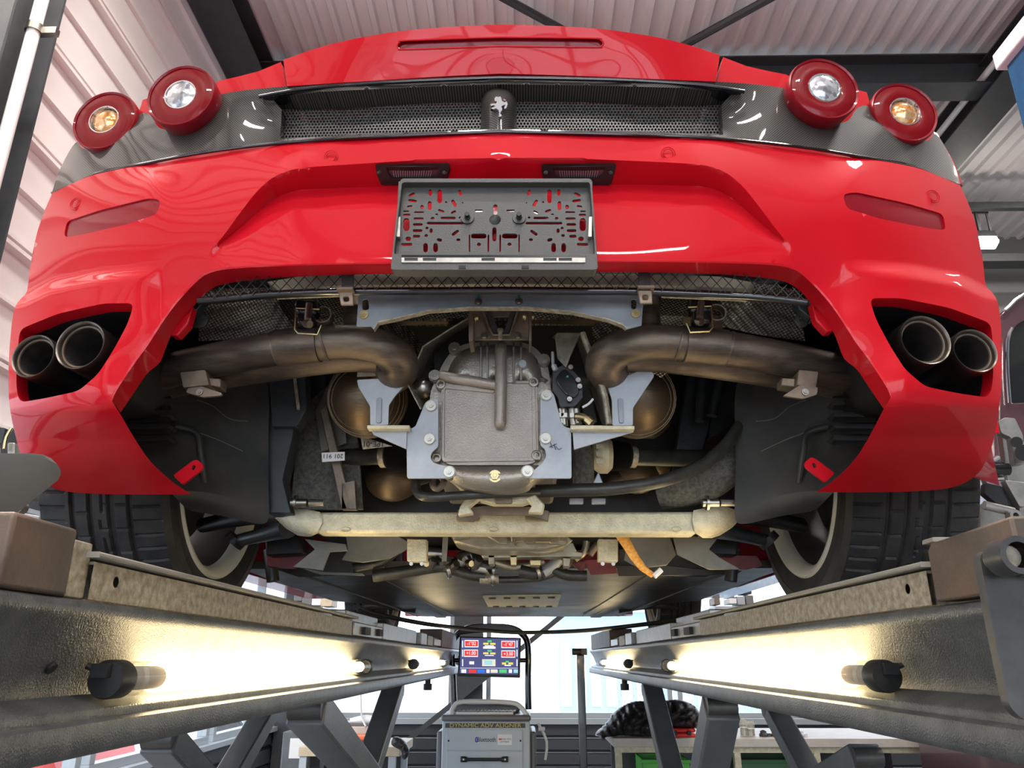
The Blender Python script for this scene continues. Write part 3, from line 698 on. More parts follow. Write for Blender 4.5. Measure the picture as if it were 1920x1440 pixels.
def bump_off(u, v):
    d = bt(u, v)
    U = np.interp(u, Uc[:, 0], Uc[:, 1]); L = np.interp(u, Lc[:, 0], Lc[:, 1]); A = np.interp(u, Ac[:, 0], Ac[:, 1]); A = np.where(u > 1483, 0, A)
    t = np.clip((v-U)/np.maximum(L-U, 1), 0, 1); fade = 1-np.clip((v-L)/(500-L), 0, 1); fade = fade**1.3
    d = d+A*t*np.where(v > L, fade, 1)
    S = np.interp(u, [1560, 1640, 1713, 1797, 1847, 1900], [478, 489, 496, 511, 535, 545])
    w_ = np.clip((u-1580)/120, 0, 1); q = np.clip((v-S)/26, 0, 1); q = q*q*(3-2*q)
    q2 = 1-np.clip((v-760)/60, 0, 1)
    return d-.020*w_*q*q2
crease = [(941, 489), (1100, 489), (1280, 489), (1440, 493), (1490, 502), (1513, 518), (1540, 545), (1563, 573), (1607, 637), (1630, 670), (1663, 720), (1672, 742)]
inner = [(941, 510), (1100, 510), (1280, 512), (1400, 518), (1467, 527), (1497, 543), (1520, 567), (1540, 592), (1560, 618), (1573, 648), (1583, 673), (1607, 693), (1630, 727), (1657, 767)]
cr2 = smooth2(crease, 5, False)
right = [(1531, 923), (1640, 923), (1720, 921), (1780, 915), (1815, 902), (1840, 880), (1858, 842), (1868, 800), (1874, 760), (1878, 720), (1879, 660), (1876, 600), (1870, 565), (1860, 548), (1848, 533), (1843, 490), (1832, 430), (1817, 385), (1800, 347)]
top = [(1800, 347), (1760, 330), (1713, 313), (1613, 295), (1480, 273), (1280, 257), (1100, 252), (941, 251)]
lobe = [(1657, 767), (1613, 847), (1572, 893), (1531, 923)]
outline = cr2[:-1]+[(1672, 742)]+smooth2(lobe, 4, False)[:-1]+smooth2(right, 4, False)[:-1]+smooth2(top, 4, False)
hole = rnd([(1630, 559), (1690, 559), (1780, 577), (1858, 606), (1862, 650), (1862, 715), (1855, 746), (1800, 738), (1735, 725), (1697, 693), (1668, 647), (1642, 598)], 14, 4)
slot = rnd([(1580, 364), (1604, 360), (1700, 381), (1768, 401), (1774, 432), (1740, 428), (1650, 410), (1588, 391)], 10, 4)
m = body(outline, [hole, slot], bump_off, 7, creases=[smooth2([tuple(p) for p in Uc if p[0] > 940]+[], 4, False), smooth2([tuple(p) for p in Lc if p[0] > 940][:-1], 4, False)])
# turned-under lip along the lower edge
n = 70
def resample(pl, n):
    q = [Vector(p) for p in pl]; L = [0]
    for i in range(1, len(q)): L.append(L[-1]+(q[i]-q[i-1]).length)
    return [tuple(Vector((np.interp(L[-1]*k/(n-1), L, [p.x for p in q]), np.interp(L[-1]*k/(n-1), L, [p.y for p in q])))) for k in range(n)]
ca = resample(cr2, n); ia = resample(smooth2(inner, 4, False), n)
ya = solve([p[0] for p in ca], [p[1] for p in ca], bump_off(np.array([p[0] for p in ca]), np.array([p[1] for p in ca])))
rows = [[], [], [], []]
for k in range(n):
    for j, t in enumerate((0, .12, .55, 1)):
        u = ca[k][0]*(1-t)+ia[k][0]*t; v = ca[k][1]*(1-t)+ia[k][1]*t
        rows[j].append(P(u, v, ya[k]+(.0, .001, .024, .046)[j]))
for r in rows: r[0].x = XC
m.loft(rows)
# body side carried forward from the silhouette to the wheel arch, inner returns of the tailpipe opening and the reflector slot
sil = [PB(u, v, float(bump_off(np.array([u]), np.array([v]))[0])) for u, v in smooth2(right, 4, False) if v < 882]
m.loft([sil, [Vector((min(p.x+.02, .925), p.y+.06, p.z)) for p in sil], [Vector((.932, 1.50, p.z+(.02 if p.z < .5 else 0))) for p in sil]])
def returns(m, hole, off, depth, shrink=.0):
    h = dens(hole, 9); A = []
    for u, v in h: A.append(PB(u, v, float(off(np.array([u]), np.array([v]))[0])))
    c = sum(A, Vector())/len(A)
    m.loft([A, [p+Vector((0, depth, 0))+(c-p)*shrink for p in A]], close=True); return A
returns(m, hole, bump_off, .03, .02)
returns(m, slot, bump_off, .006, .01)
bumper = whole('rear_bumper', m, M['red_dirty'], car, smooth=32)
# thickness lip on lobe edge
# black tailpipe surrounds
m = MB(); h = dens(hole, 14); A = [PB(u, v, float(bump_off(np.array([u]), np.array([v]))[0])) for u, v in h]; c = sum(A, Vector())/len(A)
r1 = [p+Vector((0, .028, 0))+(c-p)*.02 for p in A]; r2 = [p+Vector((0, .16, .0))+(c-p)*.10 for p in A]; r3 = [Vector((q.x, 1.36, q.z)) for q in [p+(c-p)*.2 for p in A]]
m.loft([r1, r2, r3], close=True); m.add(r3, [tuple(range(len(r3)))])
both('tailpipe_surround', m, M['black'], car)
# reflectors
m = body(slot, [], lambda u, v: bump_off(u, v)+.003, 8, centre=False)
for o in both('side_reflector', m, M['lens_dark'], bumper): o['label'] = 'dark red oval bumper reflector'
# parking sensors
for (u, v, r) in ((1253, 288, 13), (1750, 368, 13)):
    p = PB(u, v, float(bump_off(np.array([u]), np.array([v]))[0])-.0028); rr = pxr(r, u, v, p.y); m = MB(); ax = Vector((.25 if u > 1500 else .05, -1, -.1 if u < 1500 else 0)).normalized()
    m.torus(p, ax, rr, rr*.07, 28, 6); m.torus(p, ax, rr*.72, rr*.07, 28, 6)
    both('parking_sensor', m, M['red'], bumper)
# small mounting tabs
m = plate(rnd([(1508, 868), (1520, 857), (1528, 859), (1566, 887), (1548, 905), (1511, 877)], 4, 2), [rnd([(1522, 870), (1527, 867), (1532, 873), (1527, 879)], 3, 3)], 1.30, .006)
both('bumper_tab', m, M['red'], bumper, bevel=.001)
m = plate([(1521, 566), (1528, 577), (1567, 606), (1563, 621), (1550, 622), (1530, 600)], [], 1.15, .02)
both('bumper_wedge', m, M['red'], bumper, bevel=.002)

# ---- carbon tail panel
ct = TPS([(941, 143, .035), (1150, 147, .035), (1340, 153, .035), (1470, 166, .035), (941, 250, .010), (1280, 256, .010), (1600, 294, .008), (1800, 346, .0),
 (1400, 210, .045), (1450, 240, .02), (1650, 250, .012), (1527, 228, .03), (1627, 203, .03), (1700, 262, .012), (1750, 256, .01), (1360, 225, .055), (941, 160, .03), (1360, 180, .045)], lam=1e-4)
ctop = [(941, 143), (1150, 147), (1343, 153), (1467, 165), (1477, 187), (1493, 207), (1527, 226), (1563, 231), (1590, 226), (1607, 203), (1627, 199), (1643, 223), (1673, 252), (1710, 265), (1740, 263), (1756, 252), (1785, 300), (1801, 346)]
cbot = [(1801, 346), (1760, 330), (1713, 312), (1613, 294), (1480, 272), (1280, 256), (1100, 250), (941, 250)]
gh = [(930, 158), (1100, 160), (1280, 165), (1372, 175), (1353, 197), (1356, 253), (1200, 246), (930, 242)]
m = body(smooth2(ctop, 4, False)[:-1]+smooth2(cbot, 4, False), [gh], ct, 8)
h = dens(gh, 9); A = [PB(u, v, float(ct(np.array([u]), np.array([v]))[0])) for u, v in h]; A = [Vector((max(p.x, XC), p.y, p.z)) for p in A]; m.loft([A, [p+Vector((0, .045, 0)) for p in A]], close=True)
tail = whole('tail_panel', m, M['carbon'], car, smooth=35)
# black gloss trim along the upper and lower edges
for nm, mt, pts, w0, dd in (('upper_trim', 'black_gloss', [(941, 146), (1150, 150), (1290, 158), (1345, 164), (1395, 172)], .0035, .028), ('lower_trim', 'black_gloss', [(941, 247), (1280, 256), (1480, 273), (1613, 294), (1713, 312), (1801, 347)], .0028, .006)):
    q = [PB(u, v, dd) for u, v in smooth2(pts, 4, False)]; q[0].x = XC; m = MB(); m.tube(q, w0, 8, cap=False); whole(nm, m, M[mt], tail)
# sloping fins at the ends of the grille opening
m = MB().loft([[PB(1300, 160, .030), PB(1345, 168, .032), PB(1392, 172, .036)], [PB(1300, 172, .05), PB(1352, 190, .06), PB(1388, 178, .045)]]); both('grille_fin', m, M['black_gloss'], tail)
# hexagonal mesh behind the opening
hexm = MB(); pitch = 6.3; hpx = pitch*.866
def hexgrille(poly, pitch):
    g = MB(); u0 = min(p[0] for p in poly); u1 = max(p[0] for p in poly); v0 = min(p[1] for p in poly); v1 = max(p[1] for p in poly)
    R = pitch/math.sqrt(3); cells = []
    for j in range(int((v1-v0)/(R*1.5))+1):
        for i in range(int((u1-u0)/pitch)+2):
            cells.append((u0+i*pitch+(pitch/2 if j % 2 else 0), v0+j*R*1.5))
    cx = np.array([c[0] for c in cells]); cy = np.array([c[1] for c in cells]); ok = inpoly(cx, cy, poly)
    cx = cx[ok]; cy = cy[ok]; us = []; vs = []
    for k in range(6):
        a = math.pi/6+k*math.pi/3
        us += [cx+R*1.02*math.cos(a), cx+R*.66*math.cos(a)]; vs += [cy+R*1.02*math.sin(a), cy+R*.66*math.sin(a)]
    us = np.array(us).T; vs = np.array(vs).T; Y = solve(us.ravel(), vs.ravel(), np.full(us.size, .075)).reshape(us.shape)
    for a, b, y in zip(us, vs, Y):
        pts = [P(a[k], b[k], y[k]) for k in range(12)]
        bk = [p+Vector((0, .003, 0)) for p in pts[1::2]]
        g.add(pts+bk, [(2*k, (2*k+2) % 12, (2*k+3) % 12, 2*k+1) for k in range(6)]+[(2*k+1, (2*k+3) % 12, 12+(k+1) % 6, 12+k) for k in range(6)])
    return g
g = hexgrille([(955, 150), (1370, 158), (1366, 262), (955, 250)], pitch)
for o in both('grille_mesh', g, M['mesh'], tail, smooth=0, recalc=False): o['kind'] = 'stuff'
m = MB(); q = [PB(u, v, .20) for u, v in ((941, 120), (1150, 125), (1380, 140))]; q2 = [PB(u, v, .20) for u, v in ((941, 268), (1150, 272), (1380, 280))]; q[0].x = q2[0].x = XC
m.loft([q, q2]); whole('grille_backing', m, M['black'], tail)
# centre pod with the horse
m = MB(); rows = []
for t in np.linspace(0, 1, 15):
    v = 156+t*89; hw = 7+25*math.sqrt(max(0, 1-(1-min(1, t*2.2))**2))+2*t; hh = .052*math.sqrt(max(0.02, min(1, t*2.2)))
    row = []
    for s in np.linspace(-1, 1, 15):
        p = P(935+s*hw, v, 1.105-hh*math.sqrt(max(0, 1-s*s))); row.append(p)
    rows.append(row)
m.loft(rows); pod = obj('badge_pod', m, M['carbon'], tail, smooth=60)
horse = [(927, 185), (930, 181), (934, 182), (938, 181), (940, 184), (941, 189), (946, 192), (950, 190), (952, 195), (949, 203), (945, 204), (946, 200), (948, 196), (944, 197), (940, 199), (942, 205), (938, 212), (940, 218), (935, 219), (936, 212), (935, 206), (930, 203), (925, 205), (920, 203), (924, 201), (929, 199), (925, 197), (921, 199), (919, 195), (925, 194), (930, 194), (932, 190), (928, 190)]
m = plate([(a*1.0, b) for a, b in horse], [], 1.047, .006); obj('horse_badge', m, M['chrome'], tail)['label'] = 'chrome prancing horse badge'

# ---- boot lid / spoiler
dt = TPS([(941, 138, .030), (1150, 145, .030), (1342, 153, .032), (941, 100, .015), (1150, 104, .017), (1345, 130, .03), (941, 46, .0), (1150, 56, .004), (1260, 77, .012), (1350, 103, .03)], lam=1e-4)
dtop = [(941, 46), (1050, 49), (1150, 57), (1260, 76), (1350, 103)]
dbot = [(1342, 153), (1150, 145), (1050, 141), (941, 138)]
bl = rnd([(744+1882-1882+0, 0)], 1, 1) if False else None
blh = [(941, 70), (1110, 72), (1126, 75), (1131, 81), (1127, 87), (1110, 89), (941, 87)]
m = body(smooth2(dtop, 5, False)+smooth2(dbot, 4, False), [blh], dt, 7)
tp = [PB(u, v, float(dt(np.array([u]), np.array([v]))[0])+.0005) for u, v in dens(smooth2(dtop, 5, False), 7, False)]; tp[0].x = XC
m.loft([tp, [p+Vector((0, .012, .006)) for p in tp], [p+Vector((0, .06, .004)) for p in tp], [Vector((p.x, 1.55, p.z-.02)) for p in tp]])
sd = [PB(u, v, float(dt(np.array([u]), np.array([v]))[0])) for u, v in ((1350, 103), (1346, 128), (1342, 153))]; m.loft([sd, [p+Vector((0, .10, 0)) for p in sd]])
ed = [PB(u, v, float(dt(np.array([u]), np.array([v]))[0])+.001) for u, v in dens(smooth2(dbot, 4, False), 7, False)]; ed[-1].x = XC; m.loft([ed, [p+Vector((0, .05, .004)) for p in ed]])
h = dens(blh, 8); A = [PB(u, v, float(dt(np.array([u]), np.array([v]))[0])) for u, v in h if True]
for p in A:
    if p.x < XC+.0008: p.x = XC
lid = whole('boot_lid', m, M['red'], car, smooth=38)
m = body(blh, [], lambda u, v: dt(u, v)+.005, 6); whole('brake_light', m, M['lens_dark'], lid)['label'] = 'long thin high-level brake light'
m = MB(); hh_ = [(p[0], p[1]) for p in blh]; q = [PB(u, v, float(dt(np.array([u]), np.array([v]))[0])) for u, v in smooth2(blh, 4, False)]; q[0].x = q[-1].x = XC
m.tube(q, .0016, 6, cap=False); whole('brake_light_rim', m, M['red'], lid)
# ---- rear wings (fenders) beside the lid and between the lamps
ft = lambda u, v: np.full(len(u), .048)
m = body([(1356, 107), (1400, 124), (1440, 133), (1475, 140), (1490, 150), (1600, 166), (1625, 173), (1632, 196), (1700, 222), (1757, 250), (1786, 298), (1806, 348), (1790, 348), (1700, 285), (1600, 260), (1500, 222), (1345, 168), (1344, 154)], [], ft, 9, centre=False)
tp = [PB(u, v, .048) for u, v in ((1344, 154), (1356, 107), (1400, 124), (1440, 133), (1475, 140), (1490, 150), (1600, 166), (1625, 173), (1632, 196), (1700, 222), (1757, 250), (1786, 298), (1806, 348))]
m.loft([tp, [p+Vector((0, .02, .003)) for p in tp], [Vector((p.x, p.y+.38, p.z-.01)) for p in tp]])
both('rear_wing', m, M['red'], car, smooth=40)

# ---- tail lamps
def lamp(u, v, Y, R, inner, lab, mir):
    c = P(u, v, Y)
    if mir: c.x = 2*XC-c.x
    ax = Vector((-.10 if mir else .10, -1, -.04)).normalized()
    m = MB(); m.lathe([(R*.80, -.10), (R*.92, -.05), (R*1.0, -.012), (R*1.02, 0), (R*.985, .006), (R*.93, .004)], c, ax, 48)
    m.lathe([(R*.9, -.099), (0, -.0995)], c, ax, 48)
    o = obj('tail_lamp', m, M['lens_dark'], car, smooth=50); o['label'] = lab
    m = MB(); m.lathe([(R*.93, .003), (R*.80, .0055), (R*.5, .0075), (R*.455, .006)], c, ax, 64); obj('red_lens', m, M['lens_red'], o, smooth=60)
    m = MB(); m.lathe([(R*.455, .006), (R*.42, -.004), (R*.34, -.012), (R*.2, -.017), (0, -.019)], c, ax, 40); obj('reflector_bowl', m, M['lens_clear'], o, smooth=60)
    m = MB(); m.lathe([(R*.40, .0), (R*.36, .004), (R*.2, .009), (0, .011)] if inner == 'lens_amber' else [(R*.44, .005), (R*.38, .008), (R*.2, .0115), (0, .0125)], c, ax, 40); obj('inner_lens', m, M[inner], o, smooth=60)
    m = MB(); m.torus(c+ax*.006, ax, R*.455, .0016, 40, 6); obj('lens_rim', m, M['chrome'], o)
for mir in (0, 1):
    s = 'left' if mir else 'right'
    lamp(1543, 169, 1.105, .0625, 'lens_clear', 'inner %s round tail lamp with a clear centre' % s, mir)
    lamp(1694, 213, 1.175, .0622, 'lens_amber', 'outer %s round tail lamp with an amber centre' % s, mir)

# ---- number-plate lamps
def DP(u, v): return float(solve([abs(u-UC)+UC], [v], bump_off(np.array([abs(u-UC)+UC]), np.array([v]))-.008)[0])
for (u0, tag_) in ((703, 0), (1015, 0)):
    q = lambda L: [(u0+a, 306+b) for a, b in L]
    m = plate(rnd(q([(0, 3), (5, 1), (138, 0), (141, 4), (132, 33), (10, 34), (4, 22)]), 4, 3), [rnd(q([(20, 7), (120, 6), (118, 17), (112, 27), (30, 28), (24, 18)]), 3, 2)], DP, .012, grid=12)
    o = obj('plate_lamp', m, M['black'], car, bevel=.001)
    m = plate(q([(18, 5), (122, 4), (119, 29), (26, 30)]), [], lambda u, v: DP(u, v)+.003, .004, grid=12); obj('lens', m, M['lens_lic'], o)
    m = MB()
    for k in range(17): a_, b_ = (u0+34+k*4.5, 306+14), (u0+36+k*4.2, 306+26); m.bar(P(*a_, DP(*a_)+.002), P(*b_, DP(*b_)+.002), .0006, .0006)
    m.bar(P(u0+22, 306+9, DP(u0+22, 315)+.002), P(u0+117, 306+8.5, DP(u0+117, 315)+.002), .002, .001); obj('lens_fluting', m, M['fr'], o, kind='stuff')
    for a in (8, 130): bolt('screw', P(u0+a, 306+17, DP(u0+a, 323)-.001), .0026, M['darksteel'], o)

# ---- number-plate carrier
S = 1920/420
def q(x, y): return (720+x/S, 320+y/S)
def pill(cx, cy, w_, h_, ang=0):
    r = min(w_, h_)/2; L = []; hw = w_/2; hh = h_/2; ca_, sa_ = math.cos(math.radians(ang)), math.sin(math.radians(ang))
    if w_ >= h_: cs = [(hw-r, 0, -90), (-(hw-r), 0, 90)]
    else: cs = [(0, hh-r, 0), (0, -(hh-r), 180)]
    for ox, oy, a0 in cs:
        for k in range(5):
            a = math.radians(a0+k*45); L.append((ox+r*math.cos(a), oy+r*math.sin(a)))
    return [q(cx+x*ca_-y*sa_, cy+x*sa_+y*ca_) for x, y in L]
half = [(238, 205, 62, 24, -25), (245, 258, 80, 24, 8), (220, 306, 50, 18, -8), (327, 312, 34, 40), (397, 188, 30, 62), (392, 226, 92, 16), (392, 300, 36, 82), (478, 220, 40, 126), (490, 345, 60, 22, 20), (480, 305, 30, 60),
        (652, 188, 26, 54, -20), (600, 280, 30, 72, -30), (532, 270, 22, 16), (675, 275, 14, 12), (596, 356, 50, 22, -25), (812, 343, 76, 20), (190, 348, 52, 14), (195, 379, 66, 22), (300, 356, 90, 16), (340, 376, 100, 20), (452, 375, 26, 16),
        (192, 462, 58, 122), (297, 411, 92, 22), (290, 461, 90, 24), (288, 514, 90, 26), (278, 562, 68, 26), (306, 578, 40, 40), (416, 408, 34, 24), (550, 405, 138, 22), (550, 392, 34, 40), (652, 402, 26, 20),
        (525, 450, 336, 24), (369, 492, 30, 22), (404, 514, 28, 42), (440, 534, 70, 24, 22), (362, 556, 34, 24), (611, 532, 76, 26, -35), (475, 593, 50, 28, 15), (637, 592, 38, 24), (208, 584, 52, 40), (195, 632, 104, 26), (194, 658, 40, 44), (356, 660, 42, 86), (442, 660, 42, 86)]
def merge_ok(a, taken):
    c = np.array(a); b = (c[:, 0].min()-.5, c[:, 0].max()+.5, c[:, 1].min()-.5, c[:, 1].max()+.5)
    for t in taken:
        if b[0] < t[1] and b[1] > t[0] and b[2] < t[3] and b[3] > t[2]: return False
    taken.append(b); return True
holes = []; taken = []
for hdef in half:
    a = list(hdef)+[0]*(5-len(hdef))
    for sgn in (0, 1):
        cx = a[0] if not sgn else 1896-a[0]; hp = pill(cx, a[1], a[2]*.94, a[3]*.94, a[4] if not sgn else -a[4])
        if merge_ok(hp, taken): holes.append(hp)
for cx, cy, w_, h_ in ((955, 335, 36, 92), (946, 545, 36, 122), (814, 631, 36, 26), (1076, 631, 36, 26), (812, 560, 136, 42), (1078, 560, 136, 42), (895, 622, 14, 150), (733, 622, 12, 150), (1158, 622, 12, 150), (996, 622, 14, 150)):
    hp = pill(cx, cy, w_, h_)
    if merge_ok(hp, taken): holes.append(hp)
PY = 1.026
holder = obj('plate_carrier', plate([q(125, 92), q(1785, 92), q(1805, 735), q(95, 735)], holes, PY, .004, ext=(0, .004, 0)), M['carrier'], car, bevel=0)
holder['label'] = 'empty black slotted number-plate carrier'
def ringplate(o, i, Y, t): return plate(rnd(o, 7, 4), [rnd(i, 5, 4)], Y, t)
m = ringplate([q(140, 66), q(1780, 66), q(1835, 850), q(55, 850)], [q(155, 100), q(1765, 100), q(1808, 715), q(85, 715)], PY-.014, .022)
obj('frame', m, M['carrier'], holder, bevel=.002)
m = MB(); 
for a, b in (((640, 812), (700, 835)), ((1180, 812), (1242, 835))): m.add(*(lambda z: (z.v, z.f))(plate([q(a[0], a[1]), q(b[0], a[1]), q(b[0], b[1]), q(a[0], b[1])], [], PY-.0155, .006)))
obj('frame_notch', m, M['ink'], holder)
m = plate([q(150, 722), q(1725, 722), q(1725, 742), q(150, 742)], [], PY-.0165, .004); obj('bottom_rail', m, M['black_gloss'], holder)
m = plate([q(150, 742), q(1725, 742), q(1725, 786), q(150, 786)], [[q(175+dx, 748), q(290+dx, 748), q(290+dx, 774), q(175+dx, 774)] for dx in (0, 158, 660, 1190, 1322)], PY-.0160, .004); obj('lower_strip', m, M['machined'], holder)
for u in (715, 1157):
    p = P(*q(u, 405), PY-.002); o = bolt('plate_screw', p, .0055, M['darksteel'], holder, washer=1.9); m = MB(); m.cyl(p+Vector((0, -.002, 0)), p+Vector((0, -.012, .0)), .0042, .0036, 10); obj('screw_stem', m, M['black'], holder)
m = MB(); m.lathe([(.009, 0), (.006, .004), (0, .006)], P(*q(952, 420), PY), (0, -1, 0), 16); obj('button', m, M['darksteel'], holder)
for sx_ in (126, 1770):
    m = plate([q(sx_-12, 395), q(sx_+14, 395), q(sx_+10, 565), q(sx_-20, 565)], [], PY-.010, .008); obj('side_clip', m, M['machined'], holder)

# ---- body shell ahead of the tail (sides with wheel arches, roof, sills)
def arch(cy, cz, r, n=12): return [(cy-r*math.cos(math.pi*k/n), cz+r*math.sin(math.pi*k/n)) for k in range(n+1)]
side = [(1.49, .42)]+[p for p in arch(1.87, .47, .37)][0:]+[(2.26, .30), (2.35, .275), (3.6, .275), (4.0, .29)]+arch(4.47, .44, .36)+[(4.86, .30), (5.25, .29), (5.42, .45), (5.38, .62), (4.9, .80), (4.2, .90), (3.0, .94), (2.2, .98), (1.75, .93), (1.49, .80)]
m = MB(); m.prism([(.932, y, z) for y, z in side], (.02, 0, 0)); both('body_side', m, M['red'], car, bevel=.004)
m = MB(); sec = []
for y, z, hw in ((1.40, 1.03, .62), (1.75, 1.10, .62), (2.3, 1.26, .60), (2.8, 1.33, .58), (3.3, 1.30, .58), (3.9, 1.05, .70), (4.6, .90, .74), (5.2, .72, .70), (5.45, .50, .6)):
    sec.append([Vector((XC+s*hw, y, z-.04*abs(s)**2)) for s in np.linspace(-1, 1, 9)])
m.loft([[Vector((XC+(.965 if p.x > XC else -.965)*1, max(p.y, 1.5), .80 if p.y < 1.5 else .93 if p.y < 2 else min(p.z-.06, .98))) if i in (0, 8) else p for i, p in enumerate([r[0]]+r[1:8]+[r[8]])] for r in sec]); obj('body_top', m, M['red'], car)
m = MB(); m.box2((.82, 2.32, .262), (.95, 3.70, .33)); both('side_sill', m, M['red'], car, bevel=.015)
# ================================================================= THE CAR: what shows under the tail
def off2(pts, dx, dy=0): return [(a+dx, b+dy) for a, b in pts]
def mir_px(pts, c=1882): return [(c-a, b) for a, b in pts]
def pl(name, outer, holes, Y, t, mt, par, bevel=.0015, **k): return obj(name, plate(outer, holes, Y, t), M[mt], par, bevel=bevel, **k)
# --- black boxes added as the bay's shade, above and ahead; then the silencer shield
m = MB(); m.box2((XC-.60, 1.30, .66), (XC+.60, 1.34, .80)); m.box2((XC-.84, 1.32, .72), (XC+.84, 2.4, .76)); obj('bay_shade_cover', m, M['black'], car)
m = MB(); m.box2((XC-.50, 1.95, .30), (XC+.50, 2.30, .74)); obj('bay_shade_block', m, M['black'], car, bevel=.01)
m = MB(); m.box2((XC-.62, 1.40, .64), (XC+.62, 1.44, .74)); obj('silencer_shield', m, M['emboss'], car)

# --- wire mesh, rod and crash beam under the bumper lip
def vy(u): return np.interp(u, [375, 430, 500, 640, 940, 1200, 1400, 1500, 1530], [562, 557, 550, 544, 542, 544, 553, 563, 570])
def vt(u): return np.interp(u, [375, 400, 450, 520, 640, 940, 1250, 1380, 1440, 1490, 1520], [556, 540, 522, 508, 500, 498, 500, 507, 519, 540, 560])
m = MB(); dy = 1.9
for k in range(-3, 54):
    u0 = 372+k*22.4
    for s in (1, -1):
        pts = []
        for t in np.linspace(0, 1, 30):
            u = u0+s*(t*62-31)+31; v = 498+t*66
            if 378 < u < 1512 and vt(u) < v < vy(u): pts.append((u, v))
        if len(pts) > 1: m.bar(P(*pts[0], 1.108+.0015*s), P(*pts[-1], 1.108+.0015*s), .0011, .0011)
obj('wire_mesh', m, M['wire'], car, kind='stuff', smooth=0)
m = MB(); m.tube([P(u, vy(u)+3, 1.115) for u in (372, 430, 500, 640, 800, 940, 1100, 1200, 1400, 1500, 1512)], .0065, 12, sm=3); rod = obj('mesh_rod', m, M['black_gloss'], car)
m = MB(); m.tube([P(u, vy(u)+10, 1.125) for u in (520, 640)], .0025, 8); obj('rod_edge', m, M['galv'], rod)
m = MB(); m.tube([P(u, vy(u)+10, 1.125) for u in (1240, 1400)], .0025, 8); obj('rod_edge', m, M['galv'], rod)
for a in (640, 1197): pl('mesh_strap', [(a, 505), (a+23, 505), (a+23, 545), (a, 545)], [], 1.100, .004, 'black', car)
pl('crash_beam', [(500, 528), (560, 518), (680, 514), (940, 512), (1240, 514), (1350, 518), (1420, 530), (1400, 541), (1240, 536), (940, 533), (640, 536), (520, 545)], [], 1.205, .03, 'bumper_in', car)
for u, v in ((649, 560), (1210, 557)):
    b = pl('mesh_bracket', [(u-15, v-13), (u+13, v-13), (u+14, v+12), (u-10, v+12)], [rnd([(u-5, v-4), (u+5, v-4), (u+5, v+5), (u-5, v+5)], 5, 3)], 1.095, .004, 'brown', car)
    m = MB(); m.box(P(u, v-14, 1.105), (.026, .022, .004)); obj('bracket_flange', m, M['brown'], b)
# grey crash bar panel
cb = [(672, 553), (700, 549), (940, 546), (1170, 550), (1200, 554), (1206, 572), (1203, 610), (1172, 618), (1166, 612), (1140, 602), (1073, 588), (993, 580), (880, 580), (807, 585), (745, 600), (712, 607), (703, 620), (695, 612), (668, 612), (671, 570)]
bar = obj('crash_bar', plate(cb, [rnd([(679, 562), (690, 560), (692, 580), (680, 582)], 4, 2), rnd([(1184, 560), (1194, 562), (1192, 580), (1183, 578)], 4, 2)], 1.150, .003), M['barplate'], car, bevel=.0008)
m = MB(); lo = [(703, 620), (712, 607), (745, 600), (807, 585), (880, 580), (993, 580), (1073, 588), (1140, 602), (1166, 612), (1172, 618)]
m.loft([[P(u, v, 1.149) for u, v in lo], [P(u, v, 1.149)+Vector((0, -.012, -.001)) for u, v in lo], [P(u, v, 1.149)+Vector((0, -.012, -.003)) for u, v in lo], [P(u, v, 1.149)+Vector((0, 0, -.003)) for u, v in lo]]); obj('lower_flange', m, M['galv'], bar)
m = MB(); m.loft([[P(u, 552-2*math.cos((u-940)/180), 1.149) for u in range(690, 1190, 20)], [P(u, 547-2*math.cos((u-940)/180), 1.135) for u in range(690, 1190, 20)]]); obj('upper_flange', m, M['navy'], bar)
for u, v in ((897, 566), (973, 565)):
    bolt('bolt', P(u, v, 1.149), .0045, M['zinc'], bar)
    pl('paint_mark', [(u-2, v-13), (u+2, v-13), (u+3, v-2), (u-2, v-1)], [], 1.1475, .001, 'teal', bar, bevel=0)
for u, v in ((682, 590), (1192, 588)): bolt('bolt', P(u, v, 1.149), .0055, M['brass'], bar)

